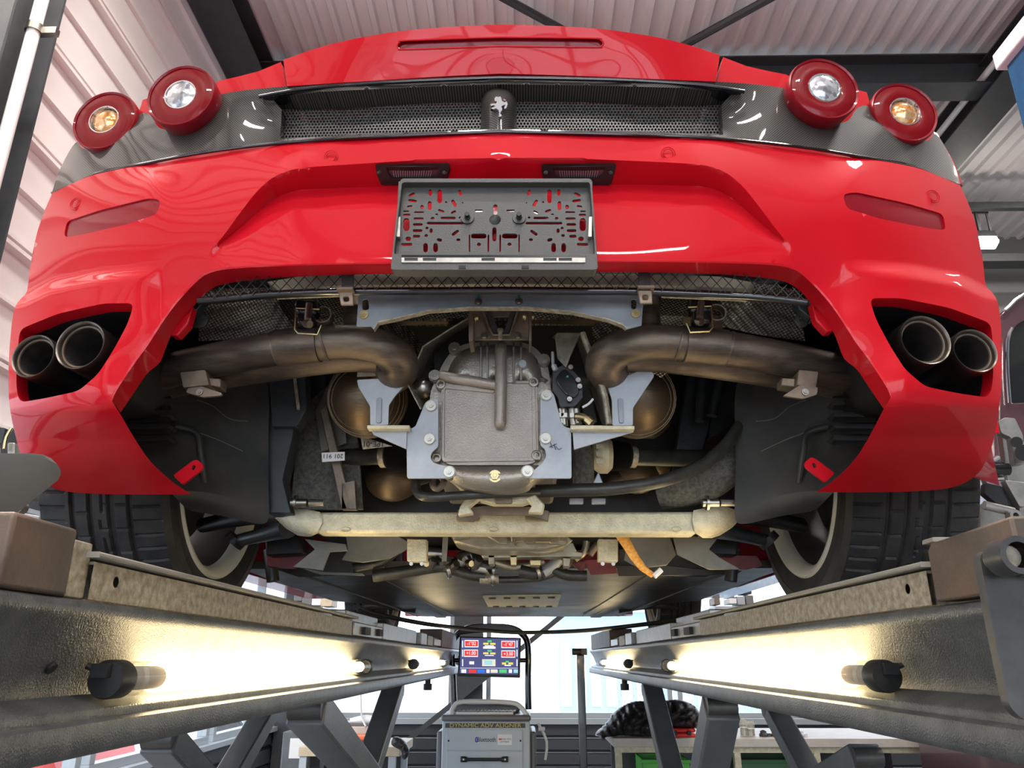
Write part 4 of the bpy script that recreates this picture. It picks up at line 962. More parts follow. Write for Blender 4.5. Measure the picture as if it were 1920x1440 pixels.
# --- exhaust: pipes, collars, silencer, rear tips
def pipes(s):
    f = (lambda L: L) if s > 0 else (lambda L: [(1882-u, v, y) for u, v, y in L])
    E = lambda L, r, n=24, **k: MB().tube([P(*p) for p in f(L)], r, n, sm=6, **k)
    lab = 'right' if s > 0 else 'left'
    ex = obj('exhaust_pipe', E([(1148, 700, 1.36), (1137, 688, 1.30), (1142, 668, 1.27), (1165, 652, 1.25), (1210, 643, 1.245), (1270, 643, 1.245), (1350, 652, 1.25), (1430, 665, 1.26), (1520, 684, 1.28), (1640, 715, 1.31)], [.040, .039, .035, .032, .031, .0305, .0305, .0305, .031, .032]), M['exh'], car, smooth=60)
    m = E([(1283, 645, 1.244), (1320, 648, 1.246), (1360, 653, 1.25)], .0325); m.join(E([(1272, 643, 1.244), (1276, 644, 1.244)], .0322)); m.join(E([(1364, 654, 1.25), (1368, 655, 1.25)], .0322)); obj('pipe_collar', m, M['exh'], ex, smooth=50)
    m = E([(1160, 672, 1.30), (1240, 672, 1.30), (1380, 690, 1.31), (1520, 712, 1.33), (1620, 735, 1.35)], .026); obj('second_pipe', m, M['exh'], ex, smooth=60)
    m = E([(1215, 655, 1.27), (1214, 610, 1.275), (1214, 560, 1.28)], .0235); obj('riser_pipe', m, M['exh'], ex, smooth=60)
    # rounded catalyst body
    c = P(*f([(1192, 748, 1.46)])[0]); R = .078; m = MB()
    m.lathe([(R*math.sin(a), -R*1.05*math.cos(a)) for a in np.linspace(.01, math.pi-.01, 16)], c, (0, 1, .35), 36)
    cat = obj('catalyst', m, M['exh_hot'], ex, smooth=60)
    m = MB()
    for k in range(5): m.torus(c+Vector((0, .35, .12)).normalized()*(-.05+.014*k), (0, 1, .35), R*math.sqrt(max(.05, 1-((-.05+.014*k)/R)**2))+.0005, .0016, 36, 6)
    obj('weld_ridge', m, M['exh_hot'], cat, kind='stuff')
    # pipe flange plate above the strut, hanger under the pipe
    hb = [(1498, 693), (1535, 697), (1530, 728), (1494, 722)] if s > 0 else [(337, 698), (385, 693), (392, 722), (343, 727)]
    hk = obj('pipe_hanger', plate(rnd(hb, 3, 2), [], 1.235, .045), M['brown'], ex, bevel=.002)
    u0 = 1466 if s > 0 else 388
    m = plate([(u0, 708), (u0+26, 710), (u0+25, 726), (u0, 722)], [], 1.245, .03); obj('hanger_side', m, M['brown'], hk, bevel=.002)
    q0 = [(1468, 742), (1500, 722), (1534, 726), (1532, 740), (1506, 748)] if s > 0 else [(348, 736), (352, 727), (378, 724), (417, 737), (414, 742), (380, 745)]
    m = plate(rnd(q0, 3, 2), [], 1.232, .006); obj('hanger_plate', m, M['brown'], hk, bevel=.001)
    bolt('bolt', P(1510 if s > 0 else 374, 735, 1.230), .0042, M['zinc'], hk)
    # tips
    for (u, v, Y, lb) in ((1736, 637, 1.128, 'inner'), (1829, 657, 1.150, 'outer')):
        c = P(u, v, Y); R = pxr(50, u, v, Y) if lb == 'inner' else pxr(44, u, v, Y)
        if s < 0: c.x = 2*XC-c.x
        ax = Vector((-.10*s, 1, .0)).normalized()
        m = MB(); m.lathe([(R*.86, .22), (R*.86, .075), (R*.97, .07), (R*.985, .012), (R, .004), (R*.97, 0), (R*.90, .0015), (R*.875, .006), (R*.87, .010)], c, ax, 56); tp_ = obj('tailpipe_tip', m, M['tip'], ex, smooth=60); tp_['label'] = '%s %s tailpipe tip' % (lab, lb)
        m = MB(); m.lathe([(R*.87, .009), (R*.80, .012), (R*.79, .11), (0, .112)], c, ax, 48); obj('tip_lining', m, M['soot'], tp_, smooth=40)
        m = MB(); m.torus(c+ax*.010, ax, R*.83, .0022, 48, 6); obj('rolled_edge', m, M['brown'], tp_, smooth=60)
    return ex
exR = pipes(1); exL = pipes(-1)
# --- rubber hangers above the pipes
for s, u, v in ((-1, 577, 592), (1, 1312, 588)):
    m = MB(); m.box(P(u, v-12, 1.215), (.040, .03, .030)); m.box(P(u+2*s, v+10, 1.215), (.032, .028, .026)); h = obj('rubber_hanger', m, M['black_gloss'], car, bevel=.006)
    m = MB(); m.tube([P(u-22*s, v-12, 1.195), P(u+22*s, v-14, 1.195), P(u+24*s, v+26, 1.195), P(u+18*s, v+33, 1.195), P(u-18*s, v+35, 1.195), P(u-25*s, v+18, 1.195)], .0016, 8); obj('wire_clip', m, M['brass'], h)
    m = MB(); m.cyl(P(u+3, v-22, 1.19), P(u, v+6, 1.185), .006, n=10); m.cyl(P(u-4, v+14, 1.186), P(u+4, v+16, 1.18), .007, n=8); obj('hanger_bolt', m, M['zinc'], h, kind='stuff')
    m = MB(); m.lathe([(.014, -.010), (.016, -.010), (.016, .010), (.014, .010)], P(u+30, v+2, 1.225), (0, 1, .0), 20); obj('hanger_sleeve', m, M['brown'], h)
# --- embossed heat shields
def vsheet(name, pts, mt, par=car):  # pts rows of (u,v,Y)
    return obj(name, MB().loft([[P(*p) for p in r] for r in pts]), M[mt], par, smooth=60)
vsheet('heat_shield', [[(380, 538, 1.30), (450, 538, 1.30), (500, 540, 1.30), (520, 540, 1.31)], [(375, 575, 1.31), (440, 570, 1.31), (498, 566, 1.31), (525, 575, 1.33)], [(372, 640, 1.33), (440, 636, 1.33), (520, 625, 1.34), (556, 624, 1.36)]], 'emboss')
vsheet('heat_shield', [[(1350, 536, 1.31), (1400, 532, 1.30), (1440, 532, 1.30), (1500, 545, 1.30)], [(1352, 595, 1.36), (1400, 562, 1.32), (1440, 565, 1.31), (1500, 580, 1.31)], [(1354, 612, 1.37), (1410, 625, 1.34), (1450, 632, 1.33), (1510, 640, 1.33)]], 'emboss')
for name, q in (('bright_shield', [(616, 595), (642, 595), (640, 622), (618, 620)]), ('bright_shield', [(1234, 591), (1282, 592), (1281, 609), (1238, 614)]), ('bright_shield', [(1212, 684), (1258, 692), (1240, 708), (1226, 700)])):
    pl(name, q, [], 1.33, .003, 'emboss_lt', car)
vsheet('heat_shield', [[(700, 590, 1.40), (750, 592, 1.42), (790, 640, 1.45)], [(716, 640, 1.38), (752, 645, 1.41), (785, 665, 1.45)]], 'emboss')
vsheet('heat_shield', [[(1110, 610, 1.42), (1150, 592, 1.40), (1200, 592, 1.38)], [(1115, 665, 1.44), (1140, 650, 1.42), (1175, 640, 1.38)]], 'emboss')
for s in (-1, 1):   # silencer cross piece and small brackets by the arch
    q = [(371, 576), (392, 595), (384, 612), (364, 614), (345, 598), (350, 590)] if s < 0 else [(1488, 600), (1500, 583), (1521, 596), (1512, 612), (1500, 614)]
    b = pl('arch_bracket', q, [rnd([(360+(1504-364 if s > 0 else 0), 592), (368+(1504-364 if s > 0 else 0), 592), (368+(1504-364 if s > 0 else 0), 602), (360+(1504-364 if s > 0 else 0), 602)], 3, 2)], 1.20, .006, 'liner', car)
    q = [(348, 566), (385, 560), (372, 578), (350, 592)] if s < 0 else [(1490, 563), (1512, 560), (1530, 580), (1520, 596), (1500, 580)]
    pl('bracket_arm', q, [], 1.18, .02, 'navy', b)
vsheet('silencer', [[(500, 560, 1.45), (700, 556, 1.45), (940, 556, 1.45), (1180, 556, 1.45), (1400, 560, 1.45)], [(500, 590, 1.40), (700, 590, 1.40), (940, 590, 1.40), (1180, 590, 1.40), (1400, 590, 1.40)], [(560, 625, 1.42), (700, 612, 1.42), (940, 605, 1.42), (1180, 612, 1.42), (1340, 625, 1.42)]], 'exh_hot')

# --- rear mount bracket
mb = obj('gearbox_mount', plate([(888, 580), (992, 580), (992, 637), (888, 637)], [rnd([(925, 594), (955, 594), (951, 625), (946, 630), (933, 630), (930, 622)], 4, 3)], 1.285, .006), M['brown'], car, bevel=.001)
m = MB()
for a, b in ((879, 887), (992, 997)): obj('mount_flange', plate([(a, 580), (b, 580), (b, 638), (a, 640)], [], 1.235, .055), M['brown'], mb, bevel=.001)
m = MB(); m.tube([P(u, v, 1.276) for u, v in ((906, 583), (914, 608), (925, 628), (955, 628), (963, 608), (971, 583))], .0022, 8); obj('mount_rib', m, M['brown'], mb)
m = MB(); m.join(plate([(912, 583), (920, 583), (934, 618), (946, 618), (958, 583), (966, 583), (952, 632), (924, 632)], [], 1.279, .004)); obj('mount_gusset', m, M['darksteel'], mb, bevel=.001)
for u, v in ((908, 629), (971, 629)): bolt('bolt', P(u, v, 1.283), .0062, M['zinc'], mb, washer=1.15)
for u, v, d in ((893, 597, 1), (984, 594, -1), (997, 595, 1)): bolt('bolt', P(u, v, 1.245), .005, M['brass'], mb, ax=(d, -.25, 0), washer=1.3)
m = MB(); m.cyl(P(938, 636, 1.27), P(938, 622, 1.27), .004, n=8); m.cyl(P(938, 622, 1.27), P(938, 617, 1.27), .0055, n=8); obj('vent_cap', m, M['galv'], mb)

# --- gearbox
arch_ = [(806, 745), (812, 722), (822, 700), (830, 682), (846, 660), (868, 646), (900, 641), (940, 639), (975, 641), (1000, 650), (1018, 668), (1028, 690), (1032, 720), (1036, 760), (1036, 850), (1024, 885), (1000, 900), (985, 913), (930, 921), (870, 914), (845, 896), (822, 878), (808, 850), (806, 800)]
gb = obj('gearbox', plate(smooth2(arch_, 3), [], 1.352, .05), M['alu'], car, bevel=.006)
m = MB().join(plate([(815, 700), (1045, 700), (1050, 880), (810, 880)], [], 1.40, .35)); obj('gearbox_body', m, M['alu'], gb, bevel=.01)
dome = [(838, 716), (840, 696), (852, 672), (872, 655), (905, 648), (940, 646), (972, 649), (995, 660), (1010, 680), (1016, 705), (1016, 716)]
V, F = cdt(smooth2(dome, 4), [], 6)
dc = np.array([d_ for d_ in smooth2(dome, 4)])
m = MB(); pts = []
for u, v in V:
    d_ = np.sqrt(((dc-np.array([u, v]))**2).sum(1)).min(); t = min(1, d_/22); pts.append(P(u, v, 1.352-.018*math.sin(t*math.pi/2)))
m.add(pts, F); obj('dome', m, M['alu'], gb, smooth=60)
m = MB()
for a in (902, 914, 963, 977):
    m.tube([P(a, 643, 1.345), P(a, 652, 1.331), P(a, 700, 1.331), P(a, 713, 1.336)], .0022, 8)
obj('cooling_rib', m, M['alu'], gb, kind='stuff')
# flat cover with raised rim
cv = [(827, 722), (835, 716), (860, 716), (928, 714), (1000, 714), (1008, 722), (1010, 850), (1003, 868), (985, 872), (842, 872), (828, 862)]
cov = obj('cover_plate', plate(rnd(cv, 8, 4), [], 1.338, .016), M['alu_plate'], gb, bevel=.004)
rim_ = rnd([(830, 722), (1003, 718), (1006, 864), (828, 866)], 8, 4)
rin = rnd([(834, 728), (926, 737), (932, 719), (997, 719), (999, 858), (833, 859)], 4, 3)
obj('cover_rim', plate(rim_, [rin], 1.3345, .006), M['alu_plate'], cov, bevel=.0015)
m = MB(); m.tube([P(939, 648, 1.336), P(939, 660, 1.324), P(939, 730, 1.320), P(938, 793, 1.324)], [.0105, .0105, .0110, .0108], 20, sm=4); m.lathe([(.0108, 0), (.0095, -.006), (.005, -.010), (0, -.011)], P(938, 793, 1.324), (0, 0, 1), 20); obj('boss_bar', m, M['alu_plate'], cov, smooth=60)
m = MB(); m.tube([P(828, 704, 1.334), P(850, 709, 1.330), P(890, 715, 1.328), P(930, 722, 1.328)], [.0098, .0098, .0095, .009], 18, sm=4); obj('side_bar', m, M['alu_plate'], cov, smooth=60)
pl('boss_window', [(932, 651), (946, 651), (945, 672), (933, 674)], [], 1.3145, .006, 'brass', cov)
for u, v in ((826, 720), (1001, 716), (818, 858), (1006, 853)):
    p = P(u, v, 1.332); r = .0092; m = MB(); m.lathe([(r, .014), (r, .001), (r*.9, 0), (r*.62, 0), (r*.5, .003), (r*.45, .010), (0, .010)], p, (0, 1, 0), 24); obj('cover_boss', m, M['alu'], gb, smooth=50)
for u, v in ((852, 652), (815, 704), (1020, 674), (808, 761), (805, 823), (1024, 741), (1023, 822), (842, 885), (989, 884)):
    bolt('bolt', P(u, v, 1.318 if v > 730 else 1.335), .0052, M['zinc'], gb, washer=1.9)
    m = MB(); m.lathe([(.0115, .02), (.0115, 0), (.008, 0)], P(u, v, 1.320 if v > 730 else 1.338), (0, 1, 0), 20); obj('bolt_boss', m, M['alu'], gb, smooth=40)
bolt('drain_plug', P(928, 893, 1.325), .0085, M['brass'], gb, washer=1.35)
m = MB(); m.lathe([(.0085, .01), (.0085, 0), (.007, -.002), (0, -.002)], P(980, 682, 1.325), (0, 1, 0), 20); obj('paint_dab', m, M['bracket'], gb)
bl_ = [(838, 878), (870, 884), (930, 887), (985, 884), (1012, 876), (1004, 900), (985, 913), (930, 921), (872, 915), (846, 900)]
m = MB(); rows = []
for t, y, k_ in ((0, 1.345, 1), (.35, 1.322, 1), (.7, 1.325, 1), (1, 1.352, 1)):
    rows.append([P(u, 872+(v1-872)*t, y) for u, v1 in ((838, 892), (850, 905), (870, 914), (900, 919), (930, 921), (960, 919), (985, 913), (1000, 902), (1010, 890))])
m.loft(rows); obj('lower_bulge', m, M['alu'], gb, smooth=70)

# --- pale blue-grey brackets bolted to the gearbox
Lb = [(796, 757), (806, 748), (822, 747), (822, 838), (810, 848), (807, 858), (813, 868), (838, 874), (852, 880), (838, 897), (763, 897), (762, 808), (779, 799)]
Rb = [(1013, 731), (1030, 730), (1039, 740), (1052, 790), (1058, 800), (1071, 803), (1072, 897), (990, 897), (1000, 882), (1017, 868), (1024, 856), (1022, 842), (1013, 836)]
for s, bp, ear, strut, slot_, flange in ((-1, Lb, [(692, 800), (764, 802), (762, 842), (700, 815)], [(669, 712), (763, 707), (763, 718), (741, 742), (729, 760), (728, 797), (694, 797), (694, 762), (672, 726)], [(706, 746), (716, 745), (715, 793), (705, 793)], [(688, 797), (768, 797), (768, 804), (688, 803)]),
                           (1, Rb, [(1073, 802), (1189, 801), (1188, 810), (1076, 843)], [(1138, 722), (1204, 692), (1224, 697), (1227, 705), (1187, 765), (1187, 798), (1148, 798), (1147, 750)], [(1158, 746), (1168, 747), (1170, 793), (1161, 793)], [(1070, 797), (1190, 798), (1190, 805), (1070, 805)])):
    b = obj('gearbox_bracket', plate(rnd(bp, 4, 2), [], 1.322, .004), M['bracket'], car, bevel=.0008)
    obj('bracket_ear', plate(ear, [], 1.318, .004), M['bracket'], b, bevel=.0008)
    m = plate(flange, [], 1.300, .022); obj('bracket_flange', m, M['cream'], b, bevel=.001)
    st = obj('exhaust_strut', plate(rnd(strut, 3, 2), [], 1.305, .004), M['bracket'], b, bevel=.0008)
    obj('strut_groove', plate(rnd(slot_, 4, 3), [], 1.3025, .004), M['barplate'], b, bevel=.001)
    m = plate([(669, 706), (762, 702), (761, 692), (670, 694)] if s < 0 else [(1130, 706), (1150, 698), (1200, 686), (1204, 692), (1138, 722)], [], 1.308, .003); obj('strut_foot', m, M['brown'], b, bevel=.0008)
# scribbled mark on the right bracket
m = MB()
for a in ([(1032, 829), (1036, 840), (1039, 832), (1042, 843)], [(1030, 838), (1044, 832)], [(1042, 837), (1048, 843), (1053, 840)]): m.tube([P(u, v, 1.3175) for u, v in a], .0006, 5)
obj('pen_mark', m, M['ink'], gb, kind='stuff')
# white cast ball beside the gearbox, elbow cover
m = MB(); c = P(793, 728, 1.36); m.lathe([(.020*math.sin(a), -.020*math.cos(a)) for a in np.linspace(0, math.pi, 12)], c, (0, 1, 0), 20); obj('ball_joint', m, M['zinc'], car, smooth=60)
# --- folded polished sheets either side
fe = [(877, 597), (836, 622), (793, 650), (764, 720), (789, 767)]; be = [(886, 606), (850, 628), (822, 655), (800, 715), (805, 752)]
m = MB(); m.loft([[P(u, v, 1.31) for u, v in fe], [P(u, v, 1.335) for u, v in off2(fe, 6, 2)], [P(u, v, 1.46) for u, v in be]]); obj('folded_shield', m, M['shield_plate'], car, smooth=20)
m = MB(); m.tube([P(u, v, 1.31) for u, v in fe], .0016, 6); obj('shield_edge', m, M['galv'], car)
pl('shield_wall', [(812, 660), (850, 628), (880, 610), (890, 640), (850, 655), (828, 682), (815, 712)], [], 1.42, .004, 'liner', car)
fe = [(1040, 630), (1046, 624), (1092, 624), (1098, 640), (1118, 690), (1135, 745), (1142, 795)]; be = [(1046, 640), (1052, 636), (1082, 640), (1086, 660), (1098, 700), (1112, 745), (1128, 795)]
m = MB(); m.loft([[P(u, v, 1.30) for u, v in fe], [P(u, v, 1.31) for u, v in off2(fe, -5, 3)], [P(u, v, 1.42) for u, v in be]]); obj('folded_shield', m, M['shield_plate'], car, smooth=20)
pl('shield_face', [(1040, 628), (1048, 624), (1090, 624), (1082, 640), (1070, 668), (1062, 690), (1045, 672)], [], 1.315, .003, 'shield_plate', car)
m = MB(); m.tube([P(u, v, 1.298) for u, v in fe[2:]], .0055, 8); obj('shield_edge', m, M['galv'], car)
pl('shield_wall', [(1062, 690), (1080, 645), (1100, 700), (1120, 790), (1100, 800), (1080, 720)], [], 1.45, .004, 'liner', car)
# --- black actuator with its plumbing
ac = obj('actuator', plate(rnd([(1036, 694), (1057, 684), (1068, 688), (1091, 713), (1093, 745), (1078, 762), (1050, 763), (1046, 745), (1036, 733)], 4, 3), [], 1.318, .05), M['black'], car, bevel=.003)
obj('actuator_lid', plate(smooth2([(1043, 710), (1056, 692), (1070, 700), (1080, 716), (1086, 735), (1076, 745), (1062, 738), (1052, 728)], 3), [], 1.310, .01), M['black_gloss'], ac, bevel=.003)
for u, v in ((1070, 688), (1084, 712), (1087, 724), (1040, 690), (1068, 748)): bolt('screw', P(u, v, 1.309), .0032, M['zinc'], ac)
m = MB(); m.cyl(P(1064, 706, 1.308), P(1064, 706, 1.3065), .0022, n=10); obj('paint_dot', m, M['teal'], ac)
m = MB(); m.cyl(P(1036, 660, 1.31), P(1037, 685, 1.31), .0028, n=8); m.cyl(P(1038, 685, 1.31), P(1042, 694, 1.31), .0052, n=8); obj('sensor_stud', m, M['bracket'], ac)
for q in ([(1050, 768), (1054, 795)], [(1056, 765), (1058, 798)], [(1072, 765), (1076, 798)], [(1080, 768), (1084, 795)]):
    m = MB(); m.cyl(P(*q[0], 1.335), P(*q[1], 1.335), .0078, n=14); m.cyl(P(q[0][0]+1, 777, 1.332), P(q[0][0]+1.5, 785, 1.332), .0105, n=6); obj('pipe_union', m, M['zinc'], ac, smooth=40)
m = MB(); m.tube([P(1080, 780, 1.32), P(1095, 782, 1.315), P(1107, 792, 1.315)], .006, 10, sm=3); m.cyl(P(1100, 786, 1.315), P(1110, 795, 1.312), .0085, n=10); obj('banjo_pipe', m, M['brass'], ac)
m = MB(); m.tube([P(1092, 764, 1.32), P(1104, 757, 1.32), P(1112, 748, 1.32)], .0022, 6, sm=2); obj('wire_stay', m, M['white'], ac)

# --- driveshafts with boots
for s in (-1, 1):
    f = (lambda u: u) if s > 0 else (lambda u: 1882-u-20)
    y = 1.62
    a, b = (P(1180, 857, y), P(1500, 862, 1.80)) if s > 0 else (P(742, 855, y), P(420, 862, 1.80))
    d = obj('driveshaft', MB().cyl(a, b, .019, n=20), M['hose'], car)
    c0, c1 = (P(1140, 853, y-.01), P(1181, 856, y)) if s > 0 else (P(770, 853, y-.01), P(724, 856, y))
    pr = []
    for k in range(9): pr += [(.036-.0008*k, k/9), (.022-.0004*k, (k+.5)/9)]
    L = (c1-c0).length; m = MB(); m.lathe([(r, h*L) for r, h in pr], c0, c1-c0, 24); obj('cv_boot', m, M['hose'], d, smooth=50)
    m = MB(); m.cyl(c1, c1+(c1-c0).normalized()*.012, .024, n=20); obj('boot_clamp', m, M['galv'], d)
    if s > 0:
        m = MB(); m.lathe([(.0, 0), (.030, 0), (.040, .012), (.040, .03), (.030, .04)], P(1112, 853, y-.02), (1, 0, 0), 24); obj('drive_flange', m, M['cream'], d, smooth=40)
        for k in range(3): m = MB(); m.box(P(1124, 838+14*k, y-.06), (.014, .008, .010)); obj('flange_bolt', m, M['cream'], d)
    else:
        m = plate([(603, 849), (646, 847), (646, 863), (604, 866)], [], 1.575, .003); lb = obj('shaft_label', m, M['white'], d)
        text('label_text', '201 911', .0135, P(624, 855, 1.5735), (math.pi/2, math.pi, 0), M['ink'], d, .0002)
m = plate([(676, 818), (735, 836), (680, 842)], [], 1.5, .003); sp = obj('spec_plate', m, M['galv'], car); text('stamped_text', '1PE-01', .016, P(700, 832, 1.498), (math.pi/2, math.pi, 0), M['ink'], sp, .0002)
# manifold bulges glowing with heat tint, low behind the gearbox
for u, v, r in ((738, 895, .060), (1195, 888, .050), (1165, 900, .032), (1228, 872, .035)):
    m = MB(); m.lathe([(r*math.sin(a), -r*1.15*math.cos(a)) for a in np.linspace(0.05, math.pi-.05, 14)], P(u, v, 1.86), (1, .2, .1), 24); obj('manifold', m, M['exh_hot'], car, smooth=60)
m = MB(); m.tube([P(1200, 802, 1.6), P(1222, 810, 1.62), (P(1245, 790, 1.65))], .016, 12, sm=3); obj('manifold_pipe', m, M['exh_hot'], car, smooth=60)
# --- hoses on the right, loop under the gearbox
ph = [(1440, 700, 1.58), (1418, 740, 1.56), (1398, 780, 1.52), (1360, 835, 1.48), (1310, 875, 1.46), (1240, 902, 1.44), (1150, 916, 1.43), (1070, 919, 1.43), (1005, 921, 1.44)]
m = MB(); m.tube([P(*p) for p in ph], .0125, 14, sm=5); obj('coolant_hose', m, M['hose'], car, smooth=60)
pf = [(1440, 715, 1.62, .012), (1425, 770, 1.60, .018), (1395, 840, 1.58, .032), (1345, 890, 1.57, .040), (1290, 915, 1.58, .038), (1235, 930, 1.60, .028)]
m = MB(); m.tube([P(*p[:3]) for p in pf], [p[3] for p in pf], 20, sm=6); obj('felt_wrapped_hose', m, M['felt'], car, smooth=60)
m = MB(); m.tube([P(1088, 838, 1.50), P(1094, 870, 1.50), P(1093, 912, 1.50)], .021, 16, sm=4); obj('felt_wrapped_hose', m, M['felt'], car, smooth=60)
m = MB(); m.tube([P(*p) for p in ((800, 898, 1.42), (782, 905, 1.40), (782, 922, 1.39), (800, 932, 1.38), (850, 930, 1.38), (900, 927, 1.38), (1010, 922, 1.43))], .0085, 12, sm=5); obj('return_hose', m, M['hose'], car, smooth=60)
m = MB(); m.tube([P(*p) for p in ((812, 896, 1.43), (812, 912, 1.42), (822, 916, 1.42), (832, 905, 1.42), (832, 896, 1.43))], .006, 10, sm=4); obj('vent_hose', m, M['brown'], car, smooth=60)
pl('pale_clip', [(1112, 905), (1122, 884), (1132, 908)], [], 1.45, .004, 'bracket', car)
for a in (1068, 1110): pl('clip', [(a, 934), (a+26, 934), (a+26, 944), (a, 944)], [], 1.47, .012, 'bracket', car)

# --- lower support of the gearbox and the rear cross member
ft_ = obj('gearbox_foot', plate([(899, 920), (1003, 918), (1003, 938), (980, 945), (925, 945), (899, 938)], [], 1.43, .03), M['cream'], car, bevel=.003)
for s, L in ((-1, [(872, 936), (898, 924), (905, 930), (880, 950), (888, 962), (858, 966), (862, 950)]), (1, [(1003, 926), (1022, 946), (1018, 962), (990, 960), (998, 946), (985, 934)])):
    obj('foot_leg', plate(L, [], 1.42, .025), M['cream'], ft_, bevel=.003)
obj('foot_boss', plate([(926, 922), (962, 922), (960, 944), (928, 944)], [], 1.42, .01), M['brown'], ft_, bevel=.002)
pl('foot_pad', [(905, 948), (1000, 950), (1030, 958), (1028, 978), (1000, 966), (900, 966), (888, 978), (856, 976), (858, 955)], [], 1.50, .01, 'brown', ft_)
CY = 1.56
cm = MB(); a0, a1, b0, b1 = P(562, 960, CY), P(1328, 959, CY), P(594, 999, CY), P(1306, 1001, CY)
bx = plate([(562, 960), (1328, 959), (1306, 1001), (594, 999)], [], CY, .055); cross = obj('cross_member', bx, M['cream'], car, bevel=.006)
for u in (648, 925, 1268):
    m = MB(); p = P(u, 993, CY-.001); m.lathe([(.011, 0), (.009, -.002), (.006, -.001), (.005, .003), (0, .003)], p, (0, 1, 0), 20); m.v = [Vector((q_.x, q_.y, p.z+(q_.z-p.z)*.5)) for q_ in m.v]; obj('drain_hole', m, M['cream'], cross, smooth=50)
for u in (877, 1006):
    m = plate(rnd([(u-22, 965), (u+22, 965), (u+22, 978), (u-22, 978)], 4, 2), [], CY-.004, .006); obj('weld_seam', m, M['brass'], cross, bevel=.002)
def casting(pts, name='end_casting'):
    m = MB(); m.loft([[P(*p) for p in r] for r in pts]); return obj(name, m, M['cream'], cross, smooth=55)
casting([[(522, 962, 1.58), (545, 955, 1.56), (575, 955, 1.55), (600, 960, 1.555)], [(516, 972, 1.60), (545, 975, 1.545), (575, 978, 1.54), (605, 978, 1.55)], [(535, 990, 1.60), (555, 996, 1.56), (580, 1000, 1.55), (597, 996, 1.555)], [(558, 1004, 1.62), (570, 1006, 1.60), (583, 1006, 1.58), (596, 1000, 1.56)]])
casting([[(1300, 957, 1.555), (1325, 952, 1.55), (1350, 945, 1.56), (1390, 960, 1.58)], [(1298, 975, 1.55), (1325, 978, 1.54), (1355, 975, 1.545), (1392, 970, 1.60)], [(1302, 996, 1.555), (1325, 1000, 1.55), (1345, 998, 1.56), (1372, 990, 1.60)], [(1305, 1001, 1.56), (1318, 1009, 1.58), (1335, 1009, 1.60), (1350, 1004, 1.62)]])
for s, u in ((-1, 561), (1, 1332)):
    m = MB(); p = P(u, 943, 1.52); m.cyl(p+Vector((-.016, 0, 0)), p+Vector((.016, 0, 0)), .0085, n=12); m.cyl(p+Vector((-.009, 0, 0)), p+Vector((-.004, 0, 0)), .015, n=16); m.cyl(p+Vector((.02, 0, 0)), p+Vector((.05, 0, .0)), .007, n=10); obj('mount_bolt', m, M['zinc'], cross, kind='stuff')

# --- uprights, wheel-arch liners with louvres
pl('frame_upright', [(503, 700), (560, 700), (548, 820), (530, 900), (545, 962), (500, 962), (498, 880)], [], 1.52, .05, 'navy', car)
pl('frame_upright', [(505, 690), (572, 690), (575, 768), (555, 800), (510, 800)], [], 1.50, .04, 'navy', car)
m = MB(); m.bar(P(552, 700, 1.49), P(560, 768, 1.49), .006, .006); obj('frame_seam', m, M['galv'], car)
pl('frame_upright', [(1395, 800), (1460, 770), (1490, 880), (1480, 960), (1392, 965), (1385, 900)], [], 1.60, .05, 'navy', car)
pl('splash_panel', [(560, 770), (640, 700), (672, 830), (680, 955), (545, 955)], [], 1.66, .01, 'felt', car)
for q in ([(600, 770), (612, 760), (660, 955), (640, 955)], [(640, 905), (665, 900), (668, 955), (640, 955)]): pl('frame_stay', q, [], 1.60, .02, 'brown', car)
for q in ([(626, 700), (640, 720), (650, 830), (602, 848), (590, 770)],): pl('gusset', q, [], 1.64, .006, 'gpanel', car)
for q in ([(1290, 700), (1340, 700), (1330, 800), (1300, 900), (1260, 900)], [(1340, 690), (1400, 690), (1370, 800), (1330, 820)]): pl('frame_stay', q, [], 1.75, .03, 'navy', car)
for u0, v0, u1, v1 in ((1318, 700, 1312, 790), (1352, 700, 1335, 780)): m = MB(); m.cyl(P(u0, v0, 1.70), P(u1, v1, 1.70), .012, n=12); obj('brake_pipe', m, M['navy'], car)
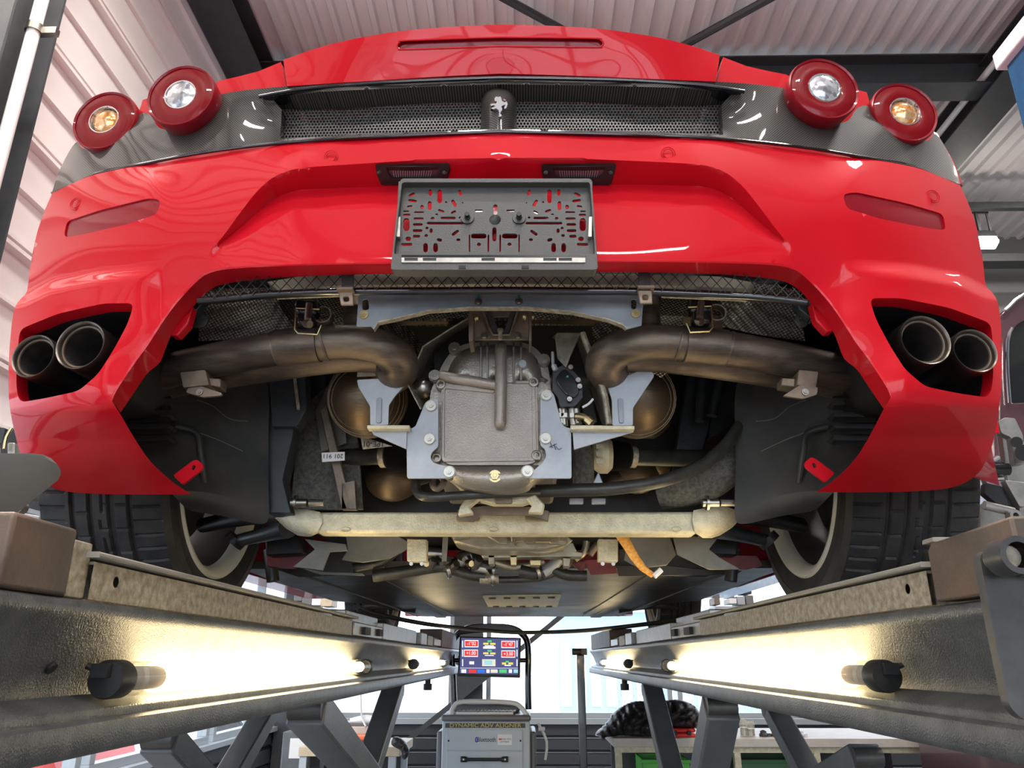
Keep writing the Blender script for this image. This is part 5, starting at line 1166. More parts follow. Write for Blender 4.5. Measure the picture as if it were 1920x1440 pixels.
def liner(s):
    f = (lambda L: [(u, v) for u, v in L]) if s < 0 else (lambda L: [(1882-u, v) for u, v in L])
    rows = [[(215, 700, 1.30), (330, 700, 1.40), (420, 690, 1.46), (505, 690, 1.50)], [(215, 765, 1.31), (330, 770, 1.41), (420, 770, 1.46), (505, 770, 1.50)], [(240, 850, 1.33), (330, 850, 1.40), (420, 850, 1.45), (502, 850, 1.50)], [(330, 930, 1.36), (380, 925, 1.40), (440, 945, 1.46), (505, 960, 1.50)], [(350, 960, 1.44), (390, 962, 1.46), (440, 972, 1.48), (505, 990, 1.52)]]
    rows = [[((u if s < 0 else 1882-u), v, y) for u, v, y in r] for r in rows]
    m = MB(); m.loft([[P(*p) for p in r] for r in rows]); ln = obj('arch_liner', m, M['liner'], car, smooth=60)
    sv = ln.modifiers.new('sub', 'SUBSURF'); sv.levels = sv.render_levels = 2
    for k, v in enumerate((735, 757, 779, 801, 823)):
        q = f([(236, v-6), (318, v-6), (322, v-1), (316, v+3), (236, v+4)]); m = MB(); A = [P(u, w_, 1.300+.06*((u if s < 0 else 1882-u)-236)/90) for u, w_ in q]; m.prism([p+Vector((0, -.004, 0)) for p in A], (0, .03, 0))
        m2 = MB(); m2.loft([[P(u, w_, 1.292+.06*((u if s < 0 else 1882-u)-236)/90) for u, w_ in f([(240, v+4), (280, v+4), (318, v+3)])], [P(u, w_, 1.268+.06*((u if s < 0 else 1882-u)-236)/90) for u, w_ in f([(240, v+13), (280, v+13), (322, v+12)])]])
        obj('louvre', m2, M['liner'], ln); obj('louvre_slot', m, M['ink'], ln)
    m = MB(); c = P(*( (362, 842) if s < 0 else (1507, 838)), 1.385); m.tube([P(u if s < 0 else 1882-u, v, y) for u, v, y in ((330, 800, 1.39), (368, 812, 1.40), (376, 850, 1.40), (384, 905, 1.42))], .006, 10, sm=4); obj('liner_bead', m, M['liner'], ln)
    for q in ([(370, 750, 1.42), (400, 762, 1.43), (430, 785, 1.44), (465, 790, 1.46)], [(375, 812, 1.40), (410, 825, 1.42), (455, 846, 1.45)]):
        m = MB(); m.tube([P(u if s < 0 else 1882-u, v, y-.012) for u, v, y in q], .0006, 6, sm=4); obj('liner_scratch', m, M['gpanel'], ln)
    return ln
liner(-1); liner(1)

# --- engine bottom seen beyond the cross member
YE = 1.95
ep = obj('engine_sump', plate([(842, 1000), (1056, 1000), (1062, 1022), (1015, 1032), (900, 1032), (852, 1018)], [], 1.80, .10), M['pan'], car, bevel=.006)
for q, y in (([(905, 1000), (952, 1000), (952, 1021), (935, 1020)], 1.79), ([(955, 1001), (1060, 1001), (1075, 1012), (1060, 1022), (958, 1016)], 1.79), ([(846, 1002), (880, 1001), (880, 1010), (850, 1012)], 1.79)): obj('sump_rib', plate(q, [], y, .03), M['pan'], ep, bevel=.003)
m = MB(); c = P(1014, 1014, 1.775); m.lathe([(.062, 0), (.060, -.006), (.045, -.008), (.040, -.004), (0, -.004)], c, (0, -.35, -1), 40); obj('pulley_cover', m, M['pan'], ep, smooth=40)
m = MB(); m.box(P(1018, 1017, 1.765), (.034, .02, .006)); obj('pulley_plate', m, M['brass'], ep, bevel=.002)
for q, mt in (([(900, 1036), (1065, 1032), (1094, 1036), (1092, 1044), (1060, 1044), (905, 1046)], 'pan'), ([(915, 1030), (928, 1030), (926, 1058), (916, 1058)], 'pan'), ([(955, 1036), (970, 1036), (968, 1060), (958, 1060)], 'brass'), ([(993, 1050), (1016, 1050), (1012, 1060), (996, 1060)], 'brass'), ([(1020, 1022), (1075, 1018), (1082, 1034), (1024, 1036)], 'pan'), ([(1055, 1046), (1070, 1046), (1068, 1062), (1058, 1062)], 'pan')):
    pl('engine_casting', q, [], 1.90, .05, mt, ep)
for pts, r, mt in (([(905, 1046), (940, 1058), (960, 1063), (990, 1060), (1020, 1052)], .012, 'pan'), ([(1048, 1048), (1036, 1062), (1018, 1073)], .017, 'bracket'), ([(1018, 1073), (1000, 1076), (975, 1070)], .019, 'hose'), ([(878, 1040), (900, 1056), (925, 1066)], .020, 'hose'), ([(886, 1062), (905, 1066), (928, 1070)], .018, 'zinc'),
                   ([(780, 1037), (800, 1038), (830, 1040)], .017, 'zinc'), ([(848, 1046), (862, 1060), (885, 1058), (892, 1048)], .007, 'hose'), ([(860, 1052), (885, 1043)], .022, 'zinc'), ([(1070, 1046), (1060, 1062), (1020, 1082), (960, 1087), (900, 1085), (860, 1070), (800, 1066), (770, 1075)], .009, 'hose'), ([(900, 1085), (915, 1086), (935, 1085)], .012, 'galv'), ([(745, 1030), (720, 1052), (690, 1060), (662, 1065)], .012, 'hose'), ([(1100, 1015), (1095, 1035), (1078, 1048)], .009, 'pan'), ([(700, 1080), (760, 1072), (820, 1062), (860, 1058)], .016, 'hose'), ([(1030, 1064), (1060, 1078), (1100, 1080)], .014, 'hose'), ([(1140, 1012), (1120, 1022), (1105, 1040)], .010, 'brown'), ([(800, 1058), (830, 1062), (880, 1078), (910, 1080)], .014, 'hose')):
    m = MB(); m.tube([P(u, v, 2.02) for u, v in pts], r, 12, sm=4); obj('engine_hose', m, M[mt], ep, smooth=60)
for u, v in ((1006, 1072), (882, 1056), (921, 1083), (839, 1070)):
    m = MB(); m.lathe([(.018, -.004), (.021, -.004), (.021, .004), (.018, .004)], P(u, v, 2.0), (1, .2, .4), 20); obj('hose_clip', m, M['zinc'], ep)
for k in range(9):
    u = 778+k*14; m = MB(); m.cyl(P(u, 1046+(k % 3)*9, 1.99), P(u+8, 1049+(k % 2)*8, 1.97), .006+.002*(k % 3), n=8); obj('pipe_fitting', m, M['zinc' if k % 2 else 'darksteel'], ep)
for u0 in (763, 1122):
    b = obj('jacking_bracket', plate([(u0, 1010), (u0+37, 1011), (u0+37, 1053), (u0, 1052)], [], 1.74, .03), M['cream'], car, bevel=.002)
    for a in (8, 28): bolt('bolt', P(u0+a, 1057, 1.75), .003, M['zinc'], b)
pl('hanging_strap', [(830, 1000), (841, 1000), (837, 1053), (828, 1053)], [], 1.72, .006, 'gpanel', car)
# undertray panels beside the engine, diagonal braces
for s, qs in ((-1, [([(570, 1010), (648, 1020), (652, 1033), (618, 1035), (605, 1070), (548, 1063), (590, 1030)], 1.72), ([(648, 1002), (745, 1004), (766, 1016), (764, 1030), (730, 1048), (680, 1055), (640, 1050), (652, 1030)], 1.85), ([(560, 1064), (610, 1072), (680, 1074), (684, 1080), (600, 1078)], 2.0)]),
              (1, [([(1262, 1005), (1300, 1005), (1345, 1010), (1330, 1030), (1350, 1045), (1390, 1068), (1330, 1068), (1270, 1040)], 1.72), ([(1180, 1002), (1255, 1002), (1268, 1040), (1250, 1060), (1200, 1066), (1170, 1050)], 1.85)])):
    for q, y in qs: pl('undertray_panel', q, [], y, .006, 'gpanel', car)
pl('undertray_panel', [(1155, 1060), (1250, 1060), (1330, 1068), (1392, 1070), (1380, 1078), (1160, 1080)], [], 2.1, .006, 'under', car)
pl('red_sill_flange', [(500, 1040), (572, 1042), (552, 1066), (500, 1062)], [], 1.95, .02, 'red_in', car)
pl('red_sill_flange', [(1350, 1040), (1420, 1042), (1430, 1060), (1400, 1068), (1360, 1062)], [], 1.95, .02, 'red_in', car)
for q in ([(740, 1003), (780, 1006), (800, 1002), (775, 1014)], [(1095, 1050), (1150, 1048), (1158, 1075), (1108, 1078)], [(1070, 1055), (1100, 1052), (1094, 1076)]): pl('pink_bulkhead', q, [], 2.05, .01, 'red_in', car)
# long flat floor to the nose, with strakes
m = MB(); zf = .232
xs = [-.80, -.55, -.42, .42, .55, .80]
m.prism([(XC-.74, 2.15, zf), (XC+.74, 2.15, zf), (XC+.76, 2.6, zf), (XC+.78, 3.40, zf), (XC+.66, 3.60, zf), (XC+.57, 4.9, zf+.01), (XC-.57, 4.9, zf+.01), (XC-.66, 3.60, zf), (XC-.78, 3.40, zf), (XC-.76, 2.6, zf)], (0, 0, .02)); fl = obj('floor_panel', m, M['under'], car)
m = MB(); m.prism([(XC-.55, 4.9, zf+.01), (XC+.55, 4.9, zf+.01), (XC+.75, 5.25, zf+.03), (XC, 5.45, zf+.035), (XC-.75, 5.25, zf+.03)], (0, 0, .1)); obj('nose_underside', m, M['red'], car, bevel=.01)
m = MB()
for s in (-1, 1): m.prism([(XC+s*.74, 2.2, zf+.004), (XC+s*.84, 2.25, .262), (XC+s*.84, 3.7, .264), (XC+s*.77, 3.40, zf+.004)], (0, 0, .012))
obj('floor_edge', m, M['under'], fl, kind='stuff')
for a in (-.62, -.40, .40, .62):
    m = MB(); m.bar((XC+a, 2.25, zf-.002), (XC+a*.93, 4.6, zf-.002), .008, .006); obj('floor_strake', m, M['under'], fl)
m = MB(); m.prism([P(920, 1115, 3.2), P(1040, 1115, 3.2)]+[P(1052, 1113, 3.15), P(1033, 1138, 3.9), P(912, 1138, 3.9), P(893, 1113, 3.15)][:4], (0, 0, .004)) if False else None
tp_ = thing('x', 'x', 'x', (0, 0, 0)); bpy.data.objects.remove(tp_)
t0, t1, t2, t3 = PZ(905, 1119, .226), PZ(1052, 1117, .226), PZ(1045, 1138, .226), PZ(915, 1138, .226)
m = MB(); m.prism([t0, t1, t2, t3], (0, 0, .006)); tun = obj('tunnel_plate', m, M['cream'], fl, bevel=.001)
m = MB(); m.prism([PZ(895, 1108, .236), PZ(1058, 1106, .236), PZ(1052, 1117, .23), PZ(905, 1119, .23)], (0, 0, .03)); obj('tunnel_frame', m, M['black'], fl)
for k in range(5):
    for t in (.08, .9):
        p = t0.lerp(t1, .12+.19*k).lerp(t3.lerp(t2, .12+.19*k), t); m = MB(); m.cyl(p+Vector((0, 0, -.006)), p+Vector((0, 0, .001)), .014, n=8); obj('plate_bolt', m, M['darksteel'], fl)
for s in (-1, 1):
    m = MB(); m.tube([Vector((XC+s*(.52+.30*math.sin(a*.5)), 4.1+.0*a, zf+.0+.02*math.sin(a))) for a in np.linspace(0, 3, 8)], .012, 8); obj('liner_lip', m, M['under'], fl)
    m = MB(); m.box2((XC+s*.44, 4.0, .235), (XC+s*.50, 4.9, .45)); obj('front_arch_wall', m, M['black'], car)

# --- wheels
def tyre_mesh(w_, R, rim):
    nA, prof = 480, []
    hw = w_/2
    xs = np.concatenate([np.linspace(-hw*.92, hw*.92, 57)])
    gro = [(-.42, .030), (-.14, .030), (.16, .030), (.44, .030)]
    vs, fs = [], []
    for i in range(nA):
        a = 2*math.pi*i/nA; row = []
        for x in xs:
            t = x/hw; r = R-.010*abs(t)**4
            dp = 0
            for g_, gw in gro:
                if abs(t-g_) < gw*1.3: dp = .007
            ph = i % 7 if abs(t) > .47 else (i+(4 if t > 0 else 0)) % 12
            if dp == 0 and ((abs(t) > .50 and abs(t) < .90 and ph == 0) or (abs(t) <= .40 and ph == 0 and not (-.10 < t < .02))): dp = .004
            wob = .8*math.sin(i*2*math.pi/24)
            if abs(t-.02-.012*wob) < .012: dp = .004
            row.append((x, r-dp))
        side = [(-hw*.985, R-.022), (-hw*1.0, R-.045), (-hw*.99, (R+rim)/2), (-hw*.93, rim+.012), (-hw*.90, rim)]
        row = [(x, r) for x, r in reversed(side)]+row+[(-x, r) for x, r in side]
        vs += [Vector((x, r*math.cos(a), r*math.sin(a))) for x, r in row]
    n = len(row)
    for i in range(nA):
        j = (i+1) % nA
        for k in range(n-1): fs.append((i*n+k, i*n+k+1, j*n+k+1, j*n+k))
    m = MB(); m.v = vs; m.f = fs; return m
def wheel(name, c, w_, R, rim, s, lab):
    c = Vector(c); m = tyre_mesh(w_, R, rim); m.v = [p+c for p in m.v]
    w0 = obj('wheel', m, M['rubber'], car, smooth=25, origin=c); w0['label'] = lab
    ins = -s; hw = w_/2
    m = MB(); m.lathe([(rim+.010, hw*.93), (rim+.006, hw*.97), (rim-.004, hw*.95), (rim-.012, hw*.86), (rim-.020, hw*.80), (rim-.020, hw*.70)], c, (ins, 0, 0), 72); obj('rim_lip', m, M['silver'], w0, smooth=50)
    m = MB(); m.lathe([(rim-.020, hw*.70), (rim-.034, hw*.2), (rim-.028, -hw*.5), (rim-.01, -hw*.9)], c, (ins, 0, 0), 72); obj('rim_barrel', m, M['rimdark'], w0, smooth=60)
    m = MB()
    for k in range(5):
        a = 2*math.pi*k/5+.3; p = c+Vector((-ins*hw*.55, 0, 0)); m.bar(p, p+Vector((-ins*.02, (rim-.02)*math.cos(a), (rim-.02)*math.sin(a))), .05, .03)
    m.cyl(c+Vector((-ins*hw*.75, 0, 0)), c+Vector((-ins*hw*.35, 0, 0)), .07, n=24); obj('spokes', m, M['silver'], w0, bevel=.004)
    m = MB(); m.cyl(c+Vector((ins*.0, 0, 0)), c+Vector((ins*.03, 0, 0)), .165, n=48); obj('brake_disc', m, M['darksteel'], w0)
    m = MB(); m.box(c+Vector((ins*.01, .11, .09)), (.10, .09, .16), Matrix.Rotation(.7, 3, 'X')); obj('brake_caliper', m, M['caliper'], w0, bevel=.012)
    m = MB(); m.cyl(c+Vector((ins*.03, 0, 0)), c+Vector((ins*.13, 0, 0)), .055, n=24); obj('hub_carrier', m, M['under'], w0, bevel=.005)
wheel('wheel', (XC-.836, 1.87, .436), .278, .340, .247, -1, 'rear left wheel'); wheel('wheel', (XC+.836, 1.87, .436), .278, .340, .247, 1, 'rear right wheel')
wheel('wheel', (-.010-.83, 4.47, .430), .225, .328, .247, -1, 'front left wheel'); wheel('wheel', (-.010+.83, 4.47, .430), .225, .328, .247, 1, 'front right wheel')
for s in (-1, 1): m = MB(); m.box2((XC+s*.60, 1.56, .34), (XC+s*.61, 2.35, .78)); obj('arch_inner_wall', m, M['black'], car)
pl('undertray_panel', [(500, 1030), (720, 1030), (720, 1076), (560, 1082), (500, 1062)], [], 2.13, .006, 'under', car)
pl('undertray_panel', [(1380, 1030), (1160, 1030), (1160, 1076), (1322, 1082), (1382, 1062)], [], 2.13, .006, 'under', car)
# suspension arms
for s in (-1, 1):
    g = (lambda u: u) if s < 0 else (lambda u: 1882-u)
    m = MB(); m.tube([P(g(540), 990, 1.66), P(g(500), 1001, 1.74), P(g(448), 1013, 1.84)], [.022, .017, .015], 14, sm=4); la = obj('lower_arm', m, M['navy'], car, smooth=60)
    m = MB(); m.cyl(P(g(446), 1008, 1.84), P(g(436), 1018, 1.84), .026, n=16); obj('arm_joint', m, M['black'], la)
    m = MB(); m.tube([P(g(535), 965, 1.66), P(g(470), 968, 1.76), P(g(380), 985, 1.88)], [.024, .020, .018], 14, sm=3); obj('upper_arm', m, M['black'], car, smooth=60)
    m = MB(); m.cyl(P(g(505), 1030, 2.0), P(g(512), 1090, 2.0), .016, n=12); obj('drain_tube', m, M['hose'], car)
    m = plate([(g(495), 990), (g(560), 1005), (g(570), 1038), (g(498), 1042)], [], 1.9, .05); obj('arm_shroud', m, M['black'], car, bevel=.005)
# orange strap hanging behind the cross member: not part of the car
sp_ = [(1150, 996), (1163, 1000), (1175, 1020), (1190, 1045), (1206, 1066), (1226, 1080)]
m = MB(); m.loft([[P(u-s_*12*(1-i*.12), v+s_*3, 1.66) for i, (u, v) in enumerate(sp_)] for s_ in (1, 0, -1)]); st = obj('strap', m, M['orange_strap'], kind='thing'); tag(st, 'orange and yellow webbing strap dangling below the cross member', 'strap')
sm_ = st.modifiers.new('solid', 'SOLIDIFY'); sm_.thickness = .002
m = MB(); m.cyl(P(1226, 1081, 1.66), P(1240, 1068, 1.66), .006, n=8); obj('strap_end', m, M['white'], st)
# ================================================================= WORKSHOP THINGS AROUND THE LIFT
for k_, c_, e_ in (('scr_bg', (.10, .11, .27), 1.0), ('scr_red', (.85, .06, .05), 1.1), ('scr_white', (.9, .92, 1), 1.3), ('scr_yellow', (.85, .75, .15), 1.1), ('scr_green', (.1, .65, .2), 1.1), ('scr_blue', (.05, .2, .8), 1.1), ('scr_cyan', (.4, .8, .85), 1.0), ('scr_cream', (.9, .85, .7), 1.0)):
    M[k_] = emitmat('screen_'+k_[4:], c_, e_)
M['gold'] = mat('gold_lettering', (.62, .48, .16), .4); M['olive'] = mat('dark_name_strip', (.06, .065, .05), .5); M['btblue'] = mat('blue_print', (.01, .03, .35), .5)
# --- aligner cart
CYY = 5.0
cart = thing('aligner_cart', 'pale grey wheel-aligner cabinet on castors standing under the monitor', 'cabinet', (P(910, 1400, CYY+.25).x, CYY+.25, -1.36))
x0, x1 = P(829, 1360, CYY).x, P(994, 1360, CYY).x; zt = P(910, 1352, CYY).z; zb = -1.24
m = MB(); m.box2((x0, CYY, zb), (x1, CYY+.45, zt)); obj('body', m, M['cabinet'], cart, bevel=.008)
for s, xx in ((-1, x0), (1, x1)): m = MB(); m.prism([(xx, CYY+.03, zt), (xx, CYY+.47, zt), (xx+s*.05, CYY+.47, zt-.3), (xx+s*.05, CYY+.47, zb), (xx+s*.05, CYY+.03, zb), (xx+s*.05, CYY+.03, zt-.3)], (0, .001, 0)) if False else m.box2((xx, CYY+.04, zb), (xx+s*.035, CYY+.46, zt-.06)); obj('side_cheek', m, M['cabinet_dark'], cart, bevel=.012)
m = MB(); m.box2((x0-.005, CYY-.02, zt), (x1+.005, CYY+.46, zt+.035)); obj('top_tray', m, M['cabinet_dark'], cart, bevel=.012)
m = MB(); m.box2((x0+.08, CYY+.0, zt+.035), (x1-.10, CYY+.16, zt+.05)); kb = obj('keyboard', m, M['white'], cart, bevel=.003)
m = MB()
for i in range(16):
    for j in range(4): m.box((x0+.10+i*.022, CYY+.02+j*.03, zt+.053), (.017, .022, .006))
obj('key', m, M['cabinet_dark'], kb, kind='stuff')
m = MB(); m.tube([(x0+.05, CYY+.02, zt+.03), (x0+.06, CYY+.03, zt+.07), (x0+.12, CYY+.04, zt+.105), (x1-.12, CYY+.04, zt+.10), (x1-.05, CYY+.03, zt+.07), (x1-.02, CYY+.02, zt+.03)], .014, 12, sm=4); obj('push_handle', m, M['white'], cart, smooth=60)
m = MB(); m.box2((x0+.05, CYY+.16, zt+.035), (x1-.06, CYY+.4, zt+.085)); obj('screen_plinth', m, M['cabinet_dark'], cart, bevel=.02)
def fr(u0, v0, u1, v1, y, t, mt, name, par, bv=.002):
    a, b = P(u0, v0, y), P(u1, v1, y); m = MB(); m.box2((a.x, y, b.z), (b.x, y+t, a.z)); return obj(name, m, M[mt], par, bevel=bv)
ns = fr(835, 1356, 985, 1365, CYY-.004, .004, 'olive', 'name_strip', cart, .0005)
text('lettering', 'DYNAMIC ADV ALIGNER', .030, P(910, 1360.5, CYY-.0045), (math.pi/2, 0, 0), M['gold'], ns, .0004, 1.28)
d1 = fr(838, 1368, 980, 1407, CYY-.008, .01, 'cabinet', 'drawer', cart)
d2 = fr(838, 1409, 980, 1468, CYY-.008, .01, 'cabinet', 'drawer', cart)
d3 = fr(838, 1470, 980, 1540, CYY-.008, .01, 'cabinet', 'drawer', cart)
text('lettering', 'Bluetooth', .036, P(912, 1387, CYY-.009), (math.pi/2, 0, 0), M['ink'], d1, .0004, .78)
p = P(893.5, 1387, CYY-.009); m = MB(); m.lathe([(.011, 0), (.011, -.001), (0, -.001)], p, (0, 1, 0), 20); m.v = [Vector((p.x+(v.x-p.x)*.8, v.y, p.z+(v.z-p.z)*1.35)) for v in m.v]; obj('emblem', m, M['btblue'], d1)
m = MB(); q_ = lambda a, b: p+Vector((a, -.002, b))
for a, b in ((q_(-.0045, .0045), q_(.0045, -.0045)), (q_(.0045, -.0045), q_(0, -.009)), (q_(0, -.009), q_(0, .009)), (q_(0, .009), q_(.0045, .0045)), (q_(.0045, .0045), q_(-.0045, -.0045))): m.bar(a, b, .0012, .0006)
obj('emblem_rune', m, M['white'], d1)
stk = fr(933, 1377, 960, 1397, CYY-.0095, .002, 'white', 'sticker', d1, .0002)
fr(935, 1384.5, 941, 1387.5, CYY-.0102, .001, 'redp', 'sticker_logo', d1, 0)
text('sticker_text', 'CALL TECH', .012, P(950, 1386, CYY-.0102), (math.pi/2, 0, 0), M['ink'], d1, .0002, .85); text('sticker_text', '031 279 80 90', .010, P(946, 1391, CYY-.0102), (math.pi/2, 0, 0), M['ink'], d1, .0002, .85)
for u in (841, 976): bolt('screw', P(u, 1389, CYY-.010), .004, M['ink'], d1)
m = MB(); a, b = P(872, 1424, CYY-.03), P(944, 1424, CYY-.03); m.cyl(a, b, .009, n=12); m.cyl(a+Vector((-.02, 0, 0)), a+Vector((.012, 0, 0)), .015, n=12); m.cyl(b+Vector((-.012, 0, 0)), b+Vector((.02, 0, 0)), .015, n=12)
m.box(a+Vector((-.012, .012, 0)), (.03, .03, .03)); m.box(b+Vector((.012, .012, 0)), (.03, .03, .03)); obj('drawer_handle', m, M['black'], d2, bevel=.003)
for u in (869, 947): bolt('screw', P(u, 1424, CYY-.055), .004, M['zinc'], d2)
for sx_ in (x0+.05, x1-.05):
    for sy in (.05, .40): m = MB(); m.cyl((sx_-.015, CYY+sy, -1.305), (sx_+.015, CYY+sy, -1.305), .055, n=16); obj('castor', m, M['rubber'], cart)
m = MB(); m.tube([(x1+.05, CYY+.1, zt-.02), (x1+.10, CYY+.1, zt-.12), (x1+.09, CYY+.1, zt-.22)], .008, 8, sm=3); m.cyl((x1+.05, CYY+.10, zt-.05), (x1+.09, CYY+.10, zt-.05), .012, n=8); obj('side_hook', m, M['white'], cart)
# monitor on a bent-tube stand rising from the cart
ms = thing('monitor_stand', 'black bent-tube stand holding the monitor above the cart', 'stand', (P(920, 1330, 5.05).x, 5.2, zt+.03))
m = MB(); Y = 5.22
m.tube([P(852, 1330, Y), P(850, 1280, Y), P(848, 1215, Y), P(856, 1192, Y), P(878, 1178, Y), P(920, 1175, Y), P(960, 1178, Y), P(982, 1192, Y), P(990, 1215, Y), P(990, 1280, Y), P(991, 1330, Y)], .020, 14, sm=4); obj('tube_frame', m, M['black_gloss'], ms, smooth=60)
m = MB(); m.cyl(P(848, 1238, Y), P(990, 1238, Y), .014, n=12); obj('cross_tube', m, M['black_gloss'], ms)
m = MB(); rows = []
for t in np.linspace(0, math.pi, 9): rows.append([P(860+2*k, 1185-9*math.sin(t), 5.06-.09*math.cos(t)) if False else P(860+k*15, 1184-(10 if 0 < k < 8 else 3)*math.sin(t), 5.12-.10*math.cos(t)) for k in range(9)])
obj('hood', plate(smooth2([(856, 1190), (866, 1178), (886, 1171), (920, 1169), (952, 1171), (972, 1177), (986, 1189), (960, 1186), (920, 1186), (884, 1187)], 3), [], 5.08, .1), M['black_gloss'], ms, bevel=.008)
mo = thing('monitor', 'lit flat monitor showing red alignment readings on a blue screen', 'monitor', P(917, 1231, 5.0))
MYY = 5.02; q4 = lambda L, y, t, nm, mt, par, bv=.001: obj(nm, plate(L, [], y, t), M[mt], par, bevel=bv)
q4([(862, 1193), (977, 1196), (975, 1271), (858, 1268)], MYY, .04, 'bezel', 'black', mo, .004)
sc_ = q4([(865, 1196), (973.5, 1198.5), (971, 1265), (861.5, 1262.5)], MYY-.002, .002, 'screen', 'scr_bg', mo, 0)
def sb(u, v, w_, h_, mt): return q4([(u, v), (u+w_, v+.2), (u+w_, v+h_+.2), (u, v+h_)], MYY-.0035, .001, 'readout', mt, sc_, 0)
for (u, v, s_) in ((871, 1200, "-1°02"), (940, 1201.5, "-1°47"), (870, 1218, '+1.00'), (940, 1219.5, '+3.00')):
    sb(u, v, 26, 13.5, 'scr_white'); r_ = q4([(u+1, v+1.5), (u+25, v+1.7), (u+25, v+12), (u+1, v+11.8)], MYY-.0045, .001, 'reading', 'scr_red', sc_, 0)
    text('reading_text', s_, .030, P(u+13, v+6.8, MYY-.0055), (math.pi/2, 0, 0), M['scr_white'], sc_, .0002, .85)
for v in (1205, 1223):
    sb(906, v, 10, 3.6, 'scr_yellow'); sb(919, v+.3, 10, 3.6, 'scr_yellow'); sb(914, v-4.5, 8, 3.5, 'scr_green'); sb(909, v+5, 17, 1.6, 'scr_white')
sb(906, 1212.2, 23, 4, 'scr_white'); sb(904, 1236, 25, 13, 'scr_cream'); q4([(908, 1238), (923, 1238.3), (923, 1247), (908, 1246.7)], MYY-.0045, .001, 'readout', 'scr_cyan', sc_, 0)
sb(880, 1240, 9, 5.5, 'scr_white'); sb(941, 1242, 8, 4, 'scr_yellow'); sb(953, 1242, 9, 4, 'scr_yellow'); sb(946, 1246.6, 12, 2, 'scr_white'); sb(948, 1239, 6, 3, 'scr_green')
for u in (866.5, 968.5):
    for v in (1201, 1218, 1236): sb(u, v, 1.8, 13, 'scr_white')
sb(863, 1252.3, 108, .7, 'scr_white')
for u, w_, mt in ((865, 9, 'scr_white'), (879, 14, 'scr_red'), (895, 14, 'scr_blue'), (912, 6, 'scr_white'), (920, 13, 'scr_cream'), (936, 14, 'scr_green'), (954, 6, 'scr_white'), (963, 8, 'scr_cyan')): sb(u, 1255, w_, 6.5, mt)
# --- black post with a tee head
pt = thing('post', 'thin black floor post with a short tee head, right of the cart', 'post', (P(1088, 1400, 4.6).x, 4.6, -1.36))
pxx = P(1090, 1300, 4.6).x; m = MB(); m.box2((pxx-.021, 4.58, -1.34), (pxx+.021, 4.62, P(1090, 1228, 4.6).z)); obj('upright', m, M['black_gloss'], pt, bevel=.004)
m = MB(); zz = P(1090, 1222, 4.6).z; m.cyl((pxx-.045, 4.6, zz), (pxx+.03, 4.6, zz), .018, n=14); m.box((pxx+.02, 4.6, zz), (.035, .045, .035)); obj('tee_head', m, M['black'], pt, bevel=.003)
m = MB(); m.box2((pxx-.12, 4.48, -1.36), (pxx+.12, 4.72, -1.34)); obj('foot_plate', m, M['black'], pt)
# --- left bench with its things
def zof(v, y): return P(900, v, y).z
LY = 5.35; bt_z = zof(1401, LY)
bx0, bx1 = P(560, 1405, LY).x, P(750, 1405, LY).x
b = thing('workbench', 'wooden-topped workbench behind the left lift legs', 'workbench', ((bx0+bx1)/2, LY+.3, -1.36))
m = MB(); m.box2((bx0, LY, bt_z-.055), (bx1, LY+.6, bt_z)); obj('worktop', m, M['wood'], b, bevel=.003)
for xx in (bx0+.03, bx1-.05):
    for yy in (LY+.03, LY+.55): m = MB(); m.box((xx, yy, (bt_z-.055-1.36)/2), (.045, .045, bt_z-.055+1.36)); obj('leg', m, M['cabinet'], b)
m = MB(); m.box2((bx0+.05, LY+.5, -1.0), (bx1-.07, LY+.52, bt_z-.06)); obj('back_panel', m, M['black'], b)
def case(name, u0, v0, u1, v1, y, mt, lab, cat, dep=.22):
    a, c = P(u0, v0, y), P(u1, v1, y); t = thing(name, lab, cat, ((a.x+c.x)/2, y+dep/2, c.z)); zm = c.z+(a.z-c.z)*.52
    m = MB(); m.box2((a.x, y, c.z), (c.x, y+dep, zm-.002)); obj('case_base', m, M[mt], t, bevel=.010); m = MB(); m.box2((a.x, y, zm+.002), (c.x, y+dep, a.z)); obj('case_lid', m, M[mt], t, bevel=.010)
    for f_ in (.25, .75): m = MB(); m.box((a.x+(c.x-a.x)*f_, y-.003, zm), (.022, .010, .026)); obj('latch', m, M['ink'], t, bevel=.002)
    return t
case('toolbox', 633, 1381, 684, 1400.5, LY+.02, 'orange', 'small orange plastic case lying on the left bench', 'case')
t = thing('cardboard_box', 'worn white box behind the orange case on the left bench', 'box', P(690, 1400, LY+.35))
m = MB(); a, c = P(628, 1362, LY+.27), P(715, 1400, LY+.27); m.box2((a.x, LY+.27, bt_z), (c.x, LY+.5, a.z)); obj('box_body', m, M['benchw'], t, bevel=.006); m = MB(); m.box((a.x+.02+(c.x-a.x)/2, LY+.38, a.z+.012), (c.x-a.x-.02, .2, .02)); obj('box_lid', m, M['cabinet_dark'], t, bevel=.003)
a, c = P(655, 1346, LY+.33), P(710, 1360, LY+.33); m = MB(); m.tube([Vector((a.x, LY+.40, a.z-.04)), Vector(((a.x+c.x)/2, LY+.40, a.z-.02)), Vector((c.x, LY+.40, a.z-.04))], .035, 14, sm=4); tag(obj('cloth_roll', m, M['white']), 'white bundled roll lying on the worn white box', 'roll')
m = MB(); m.tube([P(676, 1290, LY+.3), P(677, 1330, LY+.3), P(680, 1350, LY+.3), P(686, 1362, LY+.26)], .006, 8, sm=4); tag(obj('hanging_cable', m, M['white']), 'white cable hanging down to the left bench', 'cable')
